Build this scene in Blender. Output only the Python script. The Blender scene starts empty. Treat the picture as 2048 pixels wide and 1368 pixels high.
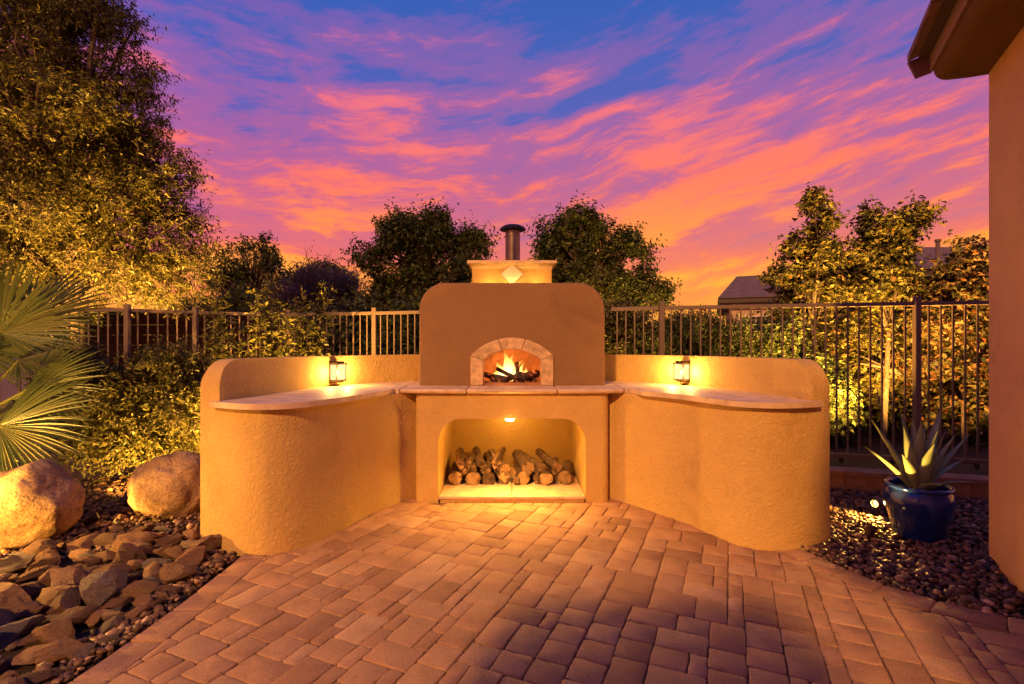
import bpy, bmesh, math, random
import numpy as np
from mathutils import Vector, Matrix, noise as mnoise

random.seed(7)
RNG = np.random.default_rng(7)
sc = bpy.context.scene
COL = sc.collection
R = math.radians


def lin(r, g, b):
    f = lambda c: (c / 255 / 12.92) if c / 255 <= 0.04045 else ((c / 255 + 0.055) / 1.055) ** 2.4
    return (f(r), f(g), f(b), 1.0)


# ------------------------------------------------------------------ camera
H = 1.40
FPX = 1000.0
HY = 690.0
cam_d = bpy.data.cameras.new('camera')
cam = bpy.data.objects.new('camera', cam_d)
COL.objects.link(cam)
cam.location = (0, 0, H)
cam.rotation_euler = (R(90), 0, 0)
cam_d.sensor_width = 36
cam_d.lens = 36 * FPX / 2048
cam_d.shift_y = 6 / 2048
cam_d.clip_start = 0.05
cam_d.clip_end = 2000
sc.camera = cam

# ------------------------------------------------------------------ render settings
sc.view_settings.view_transform = 'Standard'
sc.view_settings.look = 'None'
sc.view_settings.exposure = 0.12
sc.view_settings.gamma = 1.0
sc.view_settings.use_curve_mapping = False
sc.render.engine = 'CYCLES'
sc.cycles.use_denoising = True
sc.cycles.max_bounces = 6
sc.cycles.diffuse_bounces = 3
sc.cycles.glossy_bounces = 3
sc.cycles.transmission_bounces = 4
sc.cycles.transparent_max_bounces = 12
sc.cycles.sample_clamp_indirect = 4.0
sc.cycles.caustics_reflective = False
sc.cycles.caustics_refractive = False

# ------------------------------------------------------------------ world: sunset sky
world = bpy.data.worlds.new('World')
sc.world = world
world.use_nodes = True


class NT:
    """small helper around a node tree"""

    def __init__(self, tree):
        self.t = tree
        self.n = tree.nodes
        self.l = tree.links

    def add(self, kind, **kw):
        nd = self.n.new(kind)
        for k, v in kw.items():
            setattr(nd, k, v)
        return nd

    def link(self, a, b):
        self.l.new(a, b)

    def val(self, sock, v):
        if hasattr(v, 'links') or isinstance(v, bpy.types.NodeSocket):
            self.l.new(v, sock)
        else:
            sock.default_value = v

    def math(self, op, a, b=None, c=None, clamp=False):
        nd = self.add('ShaderNodeMath', operation=op, use_clamp=clamp)
        self.val(nd.inputs[0], a)
        if b is not None:
            self.val(nd.inputs[1], b)
        if c is not None:
            self.val(nd.inputs[2], c)
        return nd.outputs[0]

    def mix(self, fac, a, b, blend='MIX'):
        nd = self.add('ShaderNodeMix', data_type='RGBA', blend_type=blend)
        self.val(nd.inputs[0], fac)
        self.val(nd.inputs[6], a)
        self.val(nd.inputs[7], b)
        return nd.outputs[2]

    def ramp(self, fac, stops, interp='LINEAR'):
        nd = self.add('ShaderNodeValToRGB')
        cr = nd.color_ramp
        cr.interpolation = interp
        while len(cr.elements) > 1:
            cr.elements.remove(cr.elements[-1])
        cr.elements[0].position = stops[0][0]
        cr.elements[0].color = stops[0][1]
        for p, c in stops[1:]:
            e = cr.elements.new(p)
            e.color = c
        self.val(nd.inputs[0], fac)
        return nd.outputs[0]

    def noise(self, vec, scale, detail=4, rough=0.55, dist=0.0, dims='3D'):
        nd = self.add('ShaderNodeTexNoise', noise_dimensions=dims)
        if vec is not None:
            self.link(vec, nd.inputs['Vector'])
        nd.inputs['Scale'].default_value = scale
        nd.inputs['Detail'].default_value = detail
        nd.inputs['Roughness'].default_value = rough
        nd.inputs['Distortion'].default_value = dist
        return nd.outputs['Fac']


def grey(v):
    return (v, v, v, 1)


def build_sky():
    w = NT(world.node_tree)
    w.n.clear()
    out = w.add('ShaderNodeOutputWorld')
    bg = w.add('ShaderNodeBackground')
    tc = w.add('ShaderNodeTexCoord')
    sep = w.add('ShaderNodeSeparateXYZ')
    w.link(tc.outputs['Generated'], sep.inputs[0])
    x, y, z = sep.outputs
    zc = w.math('MULTIPLY', z, 1.0, clamp=True)
    # clear sky between the clouds, by height above the horizon
    base = w.ramp(zc, [
        (0.00, lin(252, 146, 62)), (0.07, lin(246, 130, 70)), (0.14, lin(216, 108, 100)),
        (0.22, lin(160, 96, 144)), (0.32, lin(112, 92, 164)), (0.42, lin(80, 92, 172)), (0.55, lin(54, 90, 170)),
        (0.75, lin(38, 72, 154)), (1.0, lin(34, 60, 138))])
    cloudc = w.ramp(zc, [
        (0.00, lin(255, 162, 56)), (0.09, lin(252, 140, 62)), (0.17, lin(238, 112, 88)),
        (0.28, lin(216, 100, 114)), (0.40, lin(186, 96, 140)), (0.50, lin(146, 92, 158)), (0.60, lin(104, 88, 168)),
        (0.80, lin(84, 82, 158)), (1.0, lin(66, 70, 145))])
    hot = w.ramp(zc, [
        (0.00, lin(255, 184, 70)), (0.11, lin(255, 178, 62)), (0.20, lin(254, 150, 64)),
        (0.30, lin(248, 120, 88)), (0.42, lin(234, 112, 116)), (0.56, lin(180, 104, 150)), (1.0, lin(80, 74, 148))])
    # the streaks climb to the right
    xs = w.math('SMOOTH_MAX', w.math('ADD', x, 0.05), 0.0, 0.35)
    zz = w.math('SUBTRACT', z, w.math('MULTIPLY', xs, 0.25))
    warp = w.add('ShaderNodeTexNoise', noise_dimensions='3D')
    w.link(tc.outputs['Generated'], warp.inputs['Vector'])
    warp.inputs['Scale'].default_value = 3.0
    warp.inputs['Detail'].default_value = 3
    ws = w.add('ShaderNodeSeparateColor')
    w.link(warp.outputs['Color'], ws.inputs[0])

    def streak(sx, sz, wx, wz, off):
        cb = w.add('ShaderNodeCombineXYZ')
        w.link(w.math('ADD', w.math('MULTIPLY', x, sx), w.math('MULTIPLY', ws.outputs[0], wx)), cb.inputs[0])
        w.link(w.math('ADD', w.math('MULTIPLY', y, sx), off), cb.inputs[1])
        w.link(w.math('ADD', w.math('MULTIPLY', zz, sz), w.math('MULTIPLY', ws.outputs[2], wz)), cb.inputs[2])
        return cb.outputs[0]
    n1 = w.noise(streak(1.3, 5.6, 0.45, 0.55, SKY_OFF), 1.2, 8, 0.58, 0.0)
    n2 = w.noise(streak(6.0, 30.0, 1.2, 2.4, 3.0), 1.0, 8, 0.66, 0.0)
    n3 = w.noise(streak(3.0, 13.0, 0.8, 1.4, 9.0), 1.0, 8, 0.64, 0.0)
    cover = w.math('ADD', w.math('ADD', w.math('MULTIPLY', n1, 0.34), w.math('MULTIPLY', n2, 0.32)), w.math('MULTIPLY', n3, 0.34))
    # fewer clouds overhead, more toward the horizon
    thin = w.math('MULTIPLY', w.math('SUBTRACT', z, 0.40), 0.40)
    cover = w.math('SUBTRACT', cover, w.math('MAXIMUM', thin, -0.045))
    m1 = w.ramp(cover, [(0.425, grey(0)), (0.495, grey(0.5)), (0.575, grey(1))], 'EASE')
    m2 = w.ramp(cover, [(0.51, grey(0)), (0.60, grey(1))], 'EASE')
    col = w.mix(m1, base, cloudc)
    col = w.mix(w.math('MULTIPLY', m2, 0.85), col, hot)
    # afterglow: golden toward the set sun, rose away from it
    az = w.math('ADD', w.math('MULTIPLY', x, 0.42), w.math('MULTIPLY', y, 0.91))
    glow = w.math('MULTIPLY', w.math('POWER', w.math('MAXIMUM', az, 0.0), 6.0),
                  w.math('POWER', w.math('SUBTRACT', 1.0, zc), 7.0))
    col = w.mix(w.math('MULTIPLY', glow, 0.50), col, lin(255, 166, 60))
    left = w.math('MULTIPLY', w.math('MULTIPLY', x, -1.0, clamp=True), 0.45)
    col = w.mix(left, col, w.mix(1.0, col, (1.0, 0.72, 1.10, 1), 'MULTIPLY'))
    # below the horizon: dull earth
    col = w.mix(w.ramp(w.math('ADD', w.math('MULTIPLY', z, 10), 0.5), [(0.40, grey(1)), (0.5, grey(0))]),
                col, lin(110, 60, 45))
    w.link(col, bg.inputs['Color'])
    bg.inputs['Strength'].default_value = 1.10
    w.link(bg.outputs[0], out.inputs[0])


SKY_OFF = 4.0
build_sky()

# ------------------------------------------------------------------ sun: last low warm light from behind the camera
sun_d = bpy.data.lights.new('sun', 'SUN')
sun = bpy.data.objects.new('sun', sun_d)
COL.objects.link(sun)
sun_d.energy = 3.3
sun_d.color = (1.0, 0.475, 0.13)
sun_d.angle = R(2.5)
SUN_DIR = Vector((0.37, 0.92, -0.66)).normalized()
sun.rotation_euler = SUN_DIR.to_track_quat('-Z', 'Y').to_euler()


# ------------------------------------------------------------------ object helpers
def P(px, py, d):
    return ((px - 1024) * d / FPX, d, H + (HY - py) * d / FPX)


def thing(name, label, cat, loc=(0, 0, 0), group=None):
    o = bpy.data.objects.new(name, None)
    o.empty_display_size = 0.2
    o.location = loc
    COL.objects.link(o)
    o['label'] = label
    o['category'] = cat
    if group:
        o['group'] = group
    return o


def tag(o, label, cat, group=None):
    o['label'] = label
    o['category'] = cat
    if group:
        o['group'] = group
    return o


def put(name, me, mat=None, parent=None, loc=(0, 0, 0), rot=(0, 0, 0), scale=(1, 1, 1)):
    """link mesh data as one object; loc is in world space even under a parent"""
    o = bpy.data.objects.new(name, me)
    COL.objects.link(o)
    o.location = loc
    o.rotation_euler = rot
    o.scale = scale
    if mat is not None and len(me.materials) == 0:
        for m in (mat if isinstance(mat, (list, tuple)) else [mat]):
            me.materials.append(m)
    if parent is not None:
        o.parent = parent
        wm = Matrix.Identity(4)
        p = parent
        chain = []
        while p is not None:
            chain.append(Matrix.Translation(p.location) @ p.rotation_euler.to_matrix().to_4x4())
            if p.parent is not None:
                chain[-1] = p.matrix_parent_inverse @ chain[-1]
            p = p.parent
        for c in reversed(chain):
            wm = wm @ c
        o.matrix_parent_inverse = wm.inverted()
    return o


def pymesh(name, verts, faces, smooth=None, mats=None):
    me = bpy.data.meshes.new(name)
    me.from_pydata([tuple(v) for v in verts], [], [tuple(f) for f in faces])
    me.update()
    if smooth is not None:
        me.shade_smooth()
        me.set_sharp_from_angle(angle=R(smooth))
    if mats:
        me.polygons.foreach_set('material_index', mats)
    return me


def npmesh(name, verts, faces, smooth=False):
    """verts (N,3), faces (M,k) numpy"""
    me = bpy.data.meshes.new(name)
    n, (m, k) = len(verts), faces.shape
    me.vertices.add(n)
    me.vertices.foreach_set('co', np.ascontiguousarray(verts, dtype=np.float32).ravel())
    me.loops.add(m * k)
    me.loops.foreach_set('vertex_index', np.ascontiguousarray(faces, dtype=np.int32).ravel())
    me.polygons.add(m)
    me.polygons.foreach_set('loop_start', np.arange(0, m * k, k, dtype=np.int32))
    if smooth:
        me.polygons.foreach_set('use_smooth', np.ones(m, dtype=bool))
    me.update(calc_edges=True)
    return me


def bm_mesh(name, bm, smooth=None, fix=True):
    if fix:
        bmesh.ops.recalc_face_normals(bm, faces=bm.faces)
    me = bpy.data.meshes.new(name)
    bm.to_mesh(me)
    bm.free()
    if smooth is not None:
        me.shade_smooth()
        me.set_sharp_from_angle(angle=R(smooth))
    return me


def bm_box(bm, x0, x1, y0, y1, z0, z1, M=None, bevel=0.0):
    vs = [bm.verts.new((x, y, z)) for z in (z0, z1) for (x, y) in ((x0, y0), (x1, y0), (x1, y1), (x0, y1))]
    fs = [bm.faces.new([vs[i] for i in f]) for f in
          ((3, 2, 1, 0), (4, 5, 6, 7), (0, 1, 5, 4), (1, 2, 6, 5), (2, 3, 7, 6), (3, 0, 4, 7))]
    geom_v = vs
    if bevel:
        es = list({e for f in fs for e in f.edges})
        r = bmesh.ops.bevel(bm, geom=es, offset=bevel, segments=1, affect='EDGES', profile=0.5)
        geom_v = list({v for f in r['faces'] for v in f.verts} | {v for v in vs if v.is_valid})
    if M is not None:
        for v in geom_v:
            v.co = M @ v.co
    return geom_v


def box_mesh(name, sx, sy, sz, bevel=0.0, z0=None):
    bm = bmesh.new()
    z0 = -sz / 2 if z0 is None else z0
    bm_box(bm, -sx / 2, sx / 2, -sy / 2, sy / 2, z0, z0 + sz, bevel=bevel)
    return bm_mesh(name, bm)


def bm_tube(bm, pts, radii, n=8, cap=True):
    pts = [Vector(p) for p in pts]
    rings = []
    up = Vector((0.13, 0.21, 0.97))
    for i, p in enumerate(pts):
        t = (pts[min(i + 1, len(pts) - 1)] - pts[max(i - 1, 0)]).normalized()
        a = t.cross(up)
        if a.length < 0.05:
            a = t.cross(Vector((1, 0.1, 0)))
        a.normalize()
        b = t.cross(a)
        r = radii[i] if hasattr(radii, '__len__') else radii
        rings.append([bm.verts.new(p + (a * math.cos(k * 2 * math.pi / n) + b * math.sin(k * 2 * math.pi / n)) * r)
                      for k in range(n)])
    for i in range(len(rings) - 1):
        for k in range(n):
            bm.faces.new((rings[i][k], rings[i][(k + 1) % n], rings[i + 1][(k + 1) % n], rings[i + 1][k]))
    if cap:
        bm.faces.new(rings[0][::-1])
        bm.faces.new(rings[-1])
    return rings


def bm_lathe(bm, prof, n=24, c=(0, 0, 0)):
    rings = []
    for r, z in prof:
        if r < 1e-5:
            rings.append([bm.verts.new((c[0], c[1], c[2] + z))])
        else:
            rings.append([bm.verts.new((c[0] + r * math.cos(2 * math.pi * k / n),
                                        c[1] + r * math.sin(2 * math.pi * k / n), c[2] + z)) for k in range(n)])
    for a, b in zip(rings[:-1], rings[1:]):
        for k in range(n):
            k2 = (k + 1) % n
            if len(a) == 1 and len(b) == 1:
                continue
            if len(a) == 1:
                bm.faces.new((a[0], b[k2], b[k]))
            elif len(b) == 1:
                bm.faces.new((a[k], a[k2], b[0]))
            else:
                bm.faces.new((a[k], a[k2], b[k2], b[k]))


def prism(name, poly, z0, z1, smooth=None):
    """vertical prism over a plan polygon"""
    n = len(poly)
    vs = [(x, y, z0) for x, y in poly] + [(x, y, z1) for x, y in poly]
    fs = [tuple(range(n))[::-1], tuple(range(n, 2 * n))] + [(i, (i + 1) % n, n + (i + 1) % n, n + i) for i in range(n)]
    bm = bmesh.new()
    bv = [bm.verts.new(v) for v in vs]
    for f in fs:
        bm.faces.new([bv[i] for i in f])
    return bm_mesh(name, bm, smooth)


def spline(pts, n):
    """Catmull-Rom through 2-D points, n samples evenly by length"""
    pts = [np.array(p, float) for p in pts]
    ext = [2 * pts[0] - pts[1]] + pts + [2 * pts[-1] - pts[-2]]
    out = []
    for i in range(1, len(ext) - 2):
        p0, p1, p2, p3 = ext[i - 1:i + 3]
        for t in np.linspace(0, 1, 24, endpoint=False):
            out.append(0.5 * (2 * p1 + (p2 - p0) * t + (2 * p0 - 5 * p1 + 4 * p2 - p3) * t * t + (3 * p1 - p0 - 3 * p2 + p3) * t ** 3))
    out.append(pts[-1])
    return resample(out, n)


def resample(pts, n):
    pts = np.array(pts, float)
    L = np.concatenate([[0], np.cumsum(np.linalg.norm(np.diff(pts, axis=0), axis=1))])
    s = np.linspace(0, L[-1], n)
    return np.stack([np.interp(s, L, pts[:, k]) for k in range(pts.shape[1])], 1)


def offset2d(pts, d):
    """shift a 2-D polyline to its left by d"""
    pts = np.array(pts, float)
    t = np.gradient(pts, axis=0)
    t /= np.linalg.norm(t, axis=1)[:, None] + 1e-9
    return pts + d * np.stack([-t[:, 1], t[:, 0]], 1)


def bevel_mod(o, w, seg=3, ang=35):
    m = o.modifiers.new('bevel', 'BEVEL')
    m.width = w
    m.segments = seg
    m.limit_method = 'ANGLE'
    m.angle_limit = R(ang)
    m.harden_normals = False
    return m


# ------------------------------------------------------------------ materials
def new_mat(name):
    m = bpy.data.materials.new(name)
    m.use_nodes = True
    t = NT(m.node_tree)
    t.n.clear()
    out = t.add('ShaderNodeOutputMaterial')
    b = t.add('ShaderNodeBsdfPrincipled')
    t.link(b.outputs[0], out.inputs[0])
    return m, t, b, out


def bump(t, b, h, strength, dist=0.01, prev=None):
    nd = t.add('ShaderNodeBump')
    nd.inputs['Strength'].default_value = strength
    nd.inputs['Distance'].default_value = dist
    t.link(h, nd.inputs['Height'])
    if prev is not None:
        t.link(prev, nd.inputs['Normal'])
    t.link(nd.outputs[0], b.inputs['Normal'])
    return nd.outputs[0]


def objco(t):
    return t.add('ShaderNodeTexCoord').outputs['Object']


def mat_stucco(name, c, var=0.12, grain=42.0, dist=0.012):
    m, t, b, _ = new_mat(name)
    co = objco(t)
    n = t.noise(co, 2.2, 5, 0.6)
    n2 = t.noise(co, 38, 3, 0.6)
    f = t.math('ADD', t.math('MULTIPLY', n, 0.75), t.math('MULTIPLY', n2, 0.25))
    lo = tuple(v * (1 - var) for v in c) + (1,)
    hi = tuple(min(1, v * (1 + var)) for v in c) + (1,)
    stain = t.ramp(t.noise(co, 1.3, 6, 0.72, 0.8), [(0.56, grey(1.0)), (0.72, grey(0.78))])
    t.link(t.mix(1.0, t.ramp(f, [(0.3, lo), (0.7, hi)]), stain, 'MULTIPLY'), b.inputs['Base Color'])
    b.inputs['Roughness'].default_value = 0.9
    b.inputs['Specular IOR Level'].default_value = 0.25
    h1 = t.noise(co, grain, 3, 0.55, 1.1)
    h1 = t.ramp(h1, [(0.40, grey(0)), (0.62, grey(1))])
    h2 = t.noise(co, grain * 3.5, 2, 0.5)
    h = t.math('ADD', h1, t.math('MULTIPLY', h2, 0.35))
    p = bump(t, b, h, 0.42, dist)
    bump(t, b, n, 0.35, 0.05, p)
    return m


def mat_simple(name, c, rough=0.6, metal=0.0, var=0.1, scale=12, bs=0.15, bd=0.004, spec=0.5):
    m, t, b, _ = new_mat(name)
    co = objco(t)
    n = t.noise(co, scale, 5, 0.6)
    lo = tuple(v * (1 - var) for v in c) + (1,)
    hi = tuple(min(1, v * (1 + var)) for v in c) + (1,)
    t.link(t.ramp(n, [(0.3, lo), (0.7, hi)]), b.inputs['Base Color'])
    b.inputs['Roughness'].default_value = rough
    b.inputs['Metallic'].default_value = metal
    b.inputs['Specular IOR Level'].default_value = spec
    if bs:
        bump(t, b, t.noise(co, scale * 6, 4, 0.6), bs, bd)
    return m


def mat_paver():
    m, t, b, _ = new_mat('paver_concrete')
    co = objco(t)
    geo = t.add('ShaderNodeNewGeometry').outputs['Position']
    rnd = t.add('ShaderNodeObjectInfo').outputs['Random']
    tint = t.ramp(rnd, [(0.0, (0.31, 0.165, 0.095, 1)), (0.25, (0.43, 0.235, 0.13, 1)), (0.6, (0.47, 0.265, 0.145, 1)),
                        (0.85, (0.39, 0.22, 0.135, 1)), (1.0, (0.54, 0.33, 0.19, 1))])
    n = t.noise(geo, 5.0, 5, 0.65)
    c = t.mix(0.8, tint, t.ramp(n, [(0.3, grey(0.68)), (0.7, grey(1.12))]), 'MULTIPLY')
    sp = t.noise(geo, 160, 2, 0.6)
    c = t.mix(0.55, c, t.ramp(sp, [(0.33, grey(0.55)), (0.5, grey(1.0)), (0.7, grey(1.25))]), 'MULTIPLY')
    pit = t.add('ShaderNodeTexVoronoi')
    t.link(geo, pit.inputs['Vector'])
    pit.inputs['Scale'].default_value = 26
    pm = t.ramp(pit.outputs['Distance'], [(0.06, grey(0.25)), (0.12, grey(1))])
    c = t.mix(0.8, c, pm, 'MULTIPLY')
    t.link(c, b.inputs['Base Color'])
    b.inputs['Roughness'].default_value = 0.85
    b.inputs['Specular IOR Level'].default_value = 0.3
    p = bump(t, b, t.noise(geo, 130, 3, 0.65), 0.5, 0.007)
    p = bump(t, b, t.noise(geo, 14, 3, 0.6), 0.14, 0.016, p)
    bump(t, b, pm, 0.4, 0.004, p)
    return m


def mat_stone(name, stops, scale=9, rough=0.75, bs=0.7, bd=0.02, perobj=True, layered=False):
    m, t, b, _ = new_mat(name)
    co = objco(t)
    if perobj:
        rnd = t.add('ShaderNodeObjectInfo').outputs['Random']
    else:
        rnd = t.add('ShaderNodeNewGeometry').outputs['Random Per Island']
    tint = t.ramp(rnd, stops)
    vec = co
    if layered:
        mp = t.add('ShaderNodeMapping')
        mp.inputs['Scale'].default_value = (1, 1.4, 5)
        t.link(co, mp.inputs['Vector'])
        vec = mp.outputs[0]
    n = t.noise(vec, scale, 6, 0.65, 0.6)
    c = t.mix(0.9, tint, t.ramp(n, [(0.3, grey(0.45)), (0.55, grey(1.0)), (0.72, grey(1.35))]), 'MULTIPLY')
    t.link(c, b.inputs['Base Color'])
    b.inputs['Roughness'].default_value = rough
    p = bump(t, b, n, bs, bd)
    bump(t, b, t.noise(co, scale * 7, 4, 0.65), 0.4, bd * 0.3, p)
    return m


def mat_leaf(name, stops, trans=0.3, rough=0.5):
    m, t, b, out = new_mat(name)
    rnd = t.add('ShaderNodeNewGeometry').outputs['Random Per Island']
    c = t.ramp(rnd, stops)
    t.link(c, b.inputs['Base Color'])
    b.inputs['Roughness'].default_value = rough
    b.inputs['Specular IOR Level'].default_value = 0.35
    tr = t.add('ShaderNodeBsdfTranslucent')
    t.link(c, tr.inputs[0])
    mx = t.add('ShaderNodeMixShader')
    mx.inputs[0].default_value = trans
    t.link(b.outputs[0], mx.inputs[1])
    t.link(tr.outputs[0], mx.inputs[2])
    t.link(mx.outputs[0], out.inputs[0])
    return m


def mat_bark(name, c1, c2):
    m, t, b, _ = new_mat(name)
    co = objco(t)
    mp = t.add('ShaderNodeMapping')
    mp.inputs['Scale'].default_value = (1, 1, 0.22)
    t.link(co, mp.inputs['Vector'])
    n = t.noise(mp.outputs[0], 28, 6, 0.65, 0.8)
    t.link(t.ramp(n, [(0.3, c1), (0.7, c2)]), b.inputs['Base Color'])
    b.inputs['Roughness'].default_value = 0.9
    bump(t, b, n, 0.9, 0.03)
    return m


def mat_cutwood():
    m, t, b, _ = new_mat('cut_wood')
    co = objco(t)
    wv = t.add('ShaderNodeTexWave', wave_type='RINGS', rings_direction='Z')
    t.link(co, wv.inputs['Vector'])
    wv.inputs['Scale'].default_value = 18
    wv.inputs['Distortion'].default_value = 4
    wv.inputs['Detail'].default_value = 3
    n = t.noise(co, 22, 5, 0.65)
    f = t.math('ADD', t.math('MULTIPLY', wv.outputs['Fac'], 0.35), t.math('MULTIPLY', n, 0.65))
    rnd = t.add('ShaderNodeObjectInfo').outputs['Random']
    c = t.ramp(f, [(0.3, (0.06, 0.028, 0.012, 1)), (0.5, (0.19, 0.10, 0.045, 1)), (0.72, (0.36, 0.22, 0.11, 1))])
    c = t.mix(1.0, c, t.ramp(rnd, [(0.0, grey(0.45)), (0.5, grey(0.8)), (1.0, grey(1.5))]), 'MULTIPLY')
    t.link(c, b.inputs['Base Color'])
    b.inputs['Roughness'].default_value = 0.85
    bump(t, b, f, 0.5, 0.01)
    return m


def mat_emit(name, c, s):
    m, t, b, out = new_mat(name)
    e = t.add('ShaderNodeEmission')
    e.inputs[0].default_value = c
    e.inputs[1].default_value = s
    t.link(e.outputs[0], out.inputs[0])
    return m


def mat_flame():
    m, t, b, out = new_mat('flame')
    tc = t.add('ShaderNodeTexCoord')
    sep = t.add('ShaderNodeSeparateXYZ')
    t.link(tc.outputs['Generated'], sep.inputs[0])
    z = sep.outputs[2]
    e = t.add('ShaderNodeEmission')
    t.link(t.ramp(z, [(0.0, (1, 0.42, 0.06, 1)), (0.25, (1, 0.72, 0.26, 1)), (0.6, (1, 0.55, 0.10, 1)), (1.0, (1, 0.26, 0.02, 1))]), e.inputs[0])
    t.link(t.math('ADD', 1.0, t.math('MULTIPLY', t.math('SUBTRACT', 1.0, z), 4.5)), e.inputs[1])
    lw = t.add('ShaderNodeLayerWeight')
    lw.inputs[0].default_value = 0.35
    n = t.noise(tc.outputs['Object'], 24, 3, 0.6)
    edge = t.math('SUBTRACT', 1.0, lw.outputs['Facing'])
    a = t.math('MULTIPLY', t.math('POWER', edge, 1.3), t.ramp(n, [(0.25, grey(0.45)), (0.6, grey(1))]))
    a = t.math('MULTIPLY', a, t.ramp(z, [(0, grey(1)), (0.6, grey(0.8)), (1, grey(0.1))]), clamp=True)
    tr = t.add('ShaderNodeBsdfTransparent')
    mx = t.add('ShaderNodeMixShader')
    t.link(a, mx.inputs[0])
    t.link(tr.outputs[0], mx.inputs[1])
    t.link(e.outputs[0], mx.inputs[2])
    t.link(mx.outputs[0], out.inputs[0])
    return m


def mat_ember():
    m, t, b, out = new_mat('charred_wood')
    co = objco(t)
    n = t.noise(co, 30, 5, 0.7)
    t.link(t.ramp(n, [(0.3, (0.012, 0.008, 0.01, 1)), (0.7, (0.10, 0.06, 0.075, 1))]), b.inputs['Base Color'])
    b.inputs['Roughness'].default_value = 0.9
    hot = t.ramp(t.noise(co, 17, 4, 0.7), [(0.56, grey(0)), (0.68, grey(1))])
    b.inputs['Emission Color'].default_value = (1, 0.16, 0.03, 1)
    t.link(t.math('MULTIPLY', hot, 1.3), b.inputs['Emission Strength'])
    bump(t, b, n, 0.8, 0.02)
    return m


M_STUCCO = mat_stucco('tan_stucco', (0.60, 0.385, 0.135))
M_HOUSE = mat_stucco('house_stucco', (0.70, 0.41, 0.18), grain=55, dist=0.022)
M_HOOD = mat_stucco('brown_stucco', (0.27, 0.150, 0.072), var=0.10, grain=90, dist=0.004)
M_CREAM = mat_stucco('cream_plaster', (0.58, 0.36, 0.10), var=0.10, grain=90, dist=0.004)
M_CAP = mat_simple('cap_stone', (0.62, 0.42, 0.20), 0.6, var=0.2, scale=9, bs=0.3, bd=0.004)
M_TRAV = mat_simple('travertine', (0.62, 0.43, 0.29), 0.55, var=0.28, scale=7, bs=0.3, bd=0.004)
M_ARCH = mat_simple('arch_travertine', (0.56, 0.37, 0.20), 0.7, var=0.40, scale=16, bs=0.5, bd=0.006)
M_SOOT = mat_simple('fire_brick', (0.42, 0.20, 0.10), 0.9, var=0.45, scale=9, bs=0.4, bd=0.01)
M_PAVER = mat_paver()
M_SAND = mat_simple('joint_sand', (0.15, 0.085, 0.05), 0.95, var=0.3, scale=60, bs=0.5, bd=0.004)
M_SOIL = mat_simple('dark_gravel_soil', (0.075, 0.045, 0.03), 0.95, var=0.5, scale=40, bs=0.9, bd=0.03)
M_GROUND = mat_simple('dry_earth', (0.16, 0.10, 0.06), 0.95, var=0.4, scale=3, bs=0.5, bd=0.05)
M_FENCE = mat_simple('taupe_powder_coat', (0.17, 0.115, 0.082), 0.5, var=0.08, scale=25, bs=0.1, bd=0.001)
M_IRON = mat_simple('dark_bronze', (0.055, 0.038, 0.028), 0.45, 0.6, var=0.2, scale=40, bs=0.15, bd=0.001)
M_FLUE = mat_simple('flue_steel', (0.20, 0.16, 0.15), 0.33, 0.95, var=0.25, scale=18, bs=0.1, bd=0.001)
M_FLUECAP = mat_simple('black_steel', (0.03, 0.027, 0.028), 0.42, 0.7, var=0.2, scale=20, bs=0.1, bd=0.001)
M_TILE = mat_simple('clay_roof_tile', (0.20, 0.10, 0.085), 0.8, var=0.3, scale=14, bs=0.4, bd=0.006)
M_FASCIA = mat_simple('painted_fascia', (0.26, 0.15, 0.11), 0.6, var=0.12, scale=20, bs=0.15, bd=0.002)
M_FARROOF = mat_simple('brown_concrete_tile', (0.13, 0.085, 0.085), 0.85, var=0.3, scale=3, bs=0.3, bd=0.02)
M_FARWALL = mat_simple('far_stucco', (0.50, 0.36, 0.26), 0.9, var=0.1, scale=6, bs=0.2, bd=0.01)
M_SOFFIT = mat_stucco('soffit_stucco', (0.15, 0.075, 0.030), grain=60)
M_TRIM = mat_simple('brown_trim', (0.07, 0.04, 0.03), 0.7, var=0.1, scale=10, bs=0.1, bd=0.004)
M_WHITE = mat_simple('white_frame', (0.62, 0.55, 0.5), 0.5, var=0.05, scale=10, bs=0.0)
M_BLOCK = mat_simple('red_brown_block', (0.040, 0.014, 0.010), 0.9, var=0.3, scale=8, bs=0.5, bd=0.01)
M_PALEBLOCK = mat_simple('pale_block', (0.42, 0.29, 0.21), 0.9, var=0.15, scale=8, bs=0.4, bd=0.01)
M_CURB = mat_simple('curb_brick', (0.36, 0.19, 0.11), 0.85, var=0.25, scale=14, bs=0.5, bd=0.006)
M_ROCK = mat_stone('slate_rock', [(0.0, (0.22, 0.115, 0.07, 1)), (0.3, (0.42, 0.21, 0.115, 1)), (0.5, (0.60, 0.31, 0.16, 1)),
                                  (0.7, (0.64, 0.37, 0.17, 1)), (0.85, (0.27, 0.21, 0.19, 1)), (1.0, (0.66, 0.42, 0.22, 1))],
                   scale=4.5, bs=1.0, bd=0.10, layered=True)
M_PEBBLE = mat_stone('pebble', [(0.0, (0.05, 0.027, 0.017, 1)), (0.4, (0.12, 0.065, 0.038, 1)), (0.7, (0.21, 0.11, 0.06, 1)),
                                (0.9, (0.36, 0.19, 0.10, 1)), (1.0, (0.55, 0.36, 0.22, 1))], scale=30, rough=0.6, bs=0.3, bd=0.003, perobj=False)


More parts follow.
